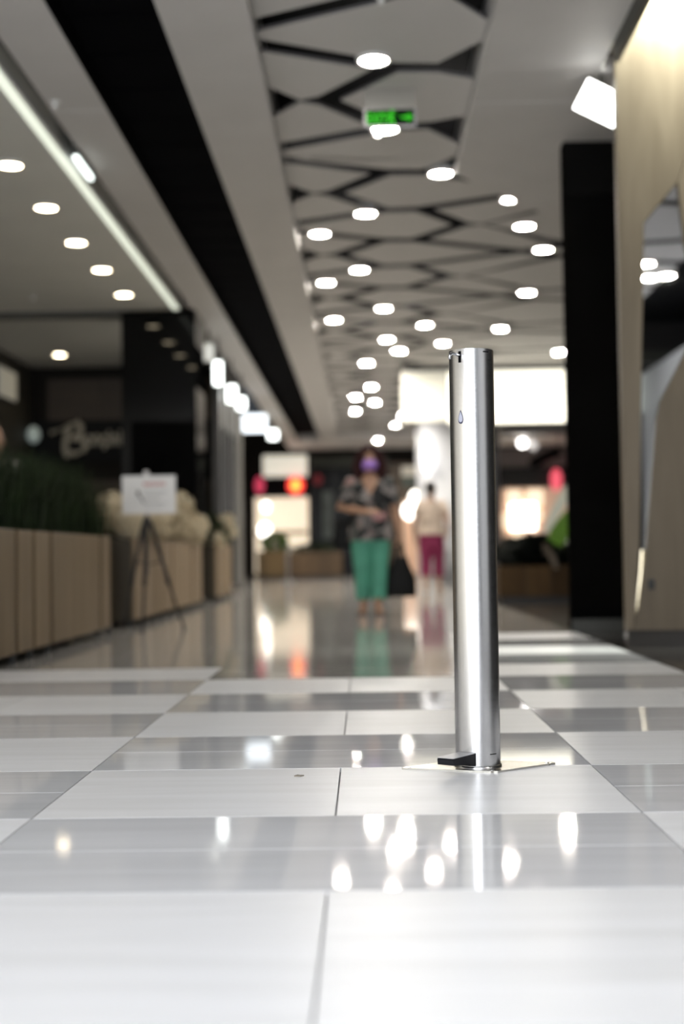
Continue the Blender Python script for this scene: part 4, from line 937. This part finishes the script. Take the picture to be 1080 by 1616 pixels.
    if J.get('mask'):
        mb = NB(); c = hc + hd @ V((0, -0.012, -0.048)); tmp = NB()
        bmesh.ops.create_uvsphere(tmp, u_segments=32, v_segments=20, radius=1.0)
        keep = [f for f in tmp.faces if f.calc_center_median().y < -0.05 and -0.86 < f.calc_center_median().z < 0.86]
        bmesh.ops.delete(tmp, geom=[f for f in tmp.faces if f not in set(keep)], context='FACES')
        for v in tmp.verts:
            p = Vector((v.co.x * 0.080, v.co.y * 0.106, v.co.z * 0.068)); p.y -= 0.012 * max(0, 1 - abs(v.co.x) * 1.6) * max(0, 1 - abs(v.co.z))
            v.co = c + hd @ (p * s)
        bmesh.ops.solidify(tmp, geom=list(tmp.faces), thickness=0.003)
        mk = obj('face_mask', tmp, mat('purple_mask', (0.36, 0.20, 0.62), 0.7), t, True); mb.free()
        for q_ in (-1, 1): obj('ear_loop', loft(NB(), [c + hd @ V((q_ * 0.076, -0.02, 0.03)), hc + hd @ V((q_ * 0.084, 0.01, 0.02)), hc + hd @ V((q_ * 0.080, 0.03, -0.01)), c + hd @ V((q_ * 0.074, -0.02, -0.03))], 0.0022, 6), mat('purple_mask', (0, 0, 0)), mk)
    return t
# floral fabric
m_fl, nt, b = nodes_of('floral_fabric'); MATS['floral_fabric'] = m_fl
tc = nt.nodes.new('ShaderNodeTexCoord'); vo = nt.nodes.new('ShaderNodeTexVoronoi'); vo.inputs['Scale'].default_value = 9
nz = nt.nodes.new('ShaderNodeTexNoise'); nz.inputs['Scale'].default_value = 6; nz.inputs['Detail'].default_value = 3
nt.links.new(tc.outputs['Object'], vo.inputs['Vector']); nt.links.new(tc.outputs['Object'], nz.inputs['Vector'])
rp = nt.nodes.new('ShaderNodeValToRGB'); rp.color_ramp.interpolation = 'LINEAR'
e = rp.color_ramp.elements; e[0].position = 0.0; e[0].color = (0.010, 0.011, 0.012, 1); e[1].position = 0.46; e[1].color = (0.012, 0.013, 0.014, 1)
for pos, col in ((0.50, (0.13, 0.12, 0.12, 1)), (0.56, (0.30, 0.27, 0.26, 1)), (0.62, (0.015, 0.018, 0.017, 1)), (0.70, (0.12, 0.13, 0.12, 1)), (0.78, (0.30, 0.17, 0.16, 1))):
    k = e.new(pos); k.color = col
mx = nt.nodes.new('ShaderNodeMix'); mx.inputs[0].default_value = 0.55
sp_ = nt.nodes.new('ShaderNodeSeparateColor'); nt.links.new(vo.outputs['Color'], sp_.inputs[0])
nt.links.new(sp_.outputs[0], mx.inputs[2]); nt.links.new(nz.outputs['Fac'], mx.inputs[3]); nt.links.new(mx.outputs[0], rp.inputs[0]); nt.links.new(rp.outputs[0], b.inputs['Base Color']); b.inputs['Roughness'].default_value = 0.75
JW = dict(shl=(-0.175, 0.0, 1.235), ell=(-0.285, 0.02, 1.0), wrl=(-0.02, -0.20, 0.955), hdl=(0.9, -0.25, -0.1), pnl=(0, 0.6, -0.7), curll=0.55,
          shr=(0.175, 0.0, 1.235), elr=(0.235, 0.03, 0.98), wrr=(0.265, -0.02, 0.755), hdr=(0.05, -0.1, -1), pnr=(-1, 0, 0), curlr=0.95,
          hpl=(-0.088, 0.0, 0.74), knl=(-0.085, -0.05, 0.43), anl=(-0.075, -0.02, 0.075), ftl=(-0.02, -0.15, 0),
          hpr=(0.088, 0.0, 0.74), knr=(0.075, -0.08, 0.43), anr=(0.06, -0.13, 0.075), ftr=(0.02, -0.15, 0), mask=True, vneck=True, trouser=0.80, cuff=0.074, sleeve=0.78, hem=0.69)
wpos = (0.065, 12.95, 0)
person('person', 'woman in purple face mask, dark floral blouse and green trousers walking forward', wpos, 0, 1.60, JW,
       dict(skin=M_SKIN, hair=M_HAIR, top=m_fl, bottom=mat('teal_trousers', (0.075, 0.30, 0.21), 0.7, var=0.12, scale=6), shoe=mat('brown_sandal', (0.10, 0.05, 0.03), 0.5)), 'long')
def handbag(label, loc, wt, wb_, d, h, hh, m):
    t = thing('handbag', label, 'bag', loc); bm = NB()
    for (z, a) in ((0, 1), (0.12, 1.03), (0.6, 0.9), (1.0, 0.0)): pass
    ring = [(wb_ * 0.96, d * 0.9, 0), (wb_, d, 0.03), (wb_ * 0.97, d * 0.95, h * 0.45), (wt * 1.02, d * 0.6, h * 0.9), (wt, d * 0.4, h)]
    rs = []
    for a, c, z in ring: rs.append([bm.verts.new((a * math.copysign(abs(math.cos(k)) ** 0.5, math.cos(k)), c * math.copysign(abs(math.sin(k)) ** 0.5, math.sin(k)), z)) for k in [2 * PI * i / 24 for i in range(24)]])
    for a, c in zip(rs, rs[1:]):
        for i in range(24): bm.faces.new((a[i], a[(i + 1) % 24], c[(i + 1) % 24], c[i]))
    bm.faces.new(rs[0]); bm.faces.new(rs[-1]); obj('body', bm, m, t, True)
    for s_ in (-1, 1):
        obj('handle', loft(NB(), [(-wt * 0.6, s_ * d * 0.35, h * 0.93), (-wt * 0.45, s_ * 0.01, h + hh * 0.7), (0, s_ * 0.004, h + hh), (wt * 0.45, s_ * 0.01, h + hh * 0.7), (wt * 0.6, s_ * d * 0.35, h * 0.93)], 0.007, 8, (0, 1, 0)), m, t, True)
    obj('clasp', bx((-0.02, -d * 0.75, h * 0.62), (0.02, -d * 0.60, h * 0.70), 0.004), mat('clasp_metal', (0.3, 0.28, 0.25), 0.3, 1.0), t)
    return t
M_BAG = mat('black_leather', (0.004, 0.004, 0.004), 0.55, spec=0.15, bump=0.1, scale=60)
handbag('black tote bag hanging from the masked woman\'s lowered hand', (wpos[0] + 0.278, 12.91, 0.16), 0.07, 0.15, 0.07, 0.38, 0.145, M_BAG)
handbag('black shoulder bag hanging from the masked woman\'s bent forearm', (wpos[0] - 0.235, 12.98, 0.63), 0.09, 0.125, 0.05, 0.28, 0.10, M_BAG)
ph = thing('clutch_purse', 'small dusty pink purse held at the masked woman\'s waist', 'purse', (wpos[0] + 0.075, 12.66, 0.915))
obj('body', bx((-0.055, -0.012, -0.035), (0.055, 0.012, 0.035), 0.008), mat('dusty_pink', (0.36, 0.17, 0.17), 0.5), ph); obj('flap', bx((-0.052, -0.0155, 0.0), (0.052, -0.012, 0.034), 0.001), mat('dusty_pink', (0, 0, 0)), ph)
JB = dict(shl=(-0.165, 0.0, 1.235), ell=(-0.25, 0.06, 1.0), wrl=(-0.21, -0.10, 0.86), hdl=(0.1, -0.5, -0.6), pnl=(1, 0, 0), curll=0.5,
          shr=(0.165, 0.0, 1.235), elr=(0.23, 0.06, 0.99), wrr=(0.24, -0.04, 0.77), hdr=(0.0, -0.2, -1), pnr=(-1, 0, 0), curlr=0.5,
          hpl=(-0.085, 0.0, 0.74), knl=(-0.08, -0.10, 0.44), anl=(-0.07, -0.14, 0.075), ftl=(-0.01, -0.15, 0),
          hpr=(0.085, 0.0, 0.74), knr=(0.075, 0.03, 0.43), anr=(0.06, 0.16, 0.09), ftr=(0.01, -0.15, 0), trouser=0.60, cuff=0.075, sleeve=0.55, hem=0.80)
person('person', 'woman with dark pinned-up hair, cream top and magenta trousers walking away', (1.0, 20.2, 0), PI - 0.25, 1.66, JB,
       dict(skin=M_SKIN2, hair=M_HAIRB, top=mat('cream_top', (0.58, 0.47, 0.38), 0.8, var=0.06, scale=8), bottom=mat('magenta_trousers', (0.23, 0.015, 0.075), 0.7), shoe=mat('tan_shoe', (0.3, 0.2, 0.12), 0.5)), 'bun')
JC = dict(JB); JC.update(ell=(-0.22, 0.03, 0.98), wrl=(-0.20, -0.15, 0.80), knl=(-0.085, -0.02, 0.43), anl=(-0.08, 0.0, 0.075), knr=(0.085, -0.02, 0.43), anr=(0.08, 0.0, 0.075), trouser=0.93, turn=0.5)
person('person', 'person in a white shirt inside the cafe, cut by the left edge', (-2.90, 10.6, 0), 0.4, 1.64, JC,
       dict(skin=M_SKIN, hair=M_HAIR, top=mat('white_shirt', (0.55, 0.55, 0.52), 0.8), bottom=mat('black_trousers', (0.01, 0.01, 0.012), 0.8), shoe=mat('black_shoe', (0.01, 0.01, 0.01), 0.4)), 'short')
# tiny scrap on the floor
sc_ = obj('paper_scrap', prism(NB(), [(-0.012, -0.006), (0.004, -0.010), (0.013, 0.002), (0.002, 0.004), (-0.004, 0.010)], 0.0, 0.003), mat('scrap_brown', (0.22, 0.19, 0.15), 0.8)); sc_.location = PZ(472, 1225, 0)
tag(sc_, 'tiny brown scrap lying on a white tile left of the dispenser', 'scrap')
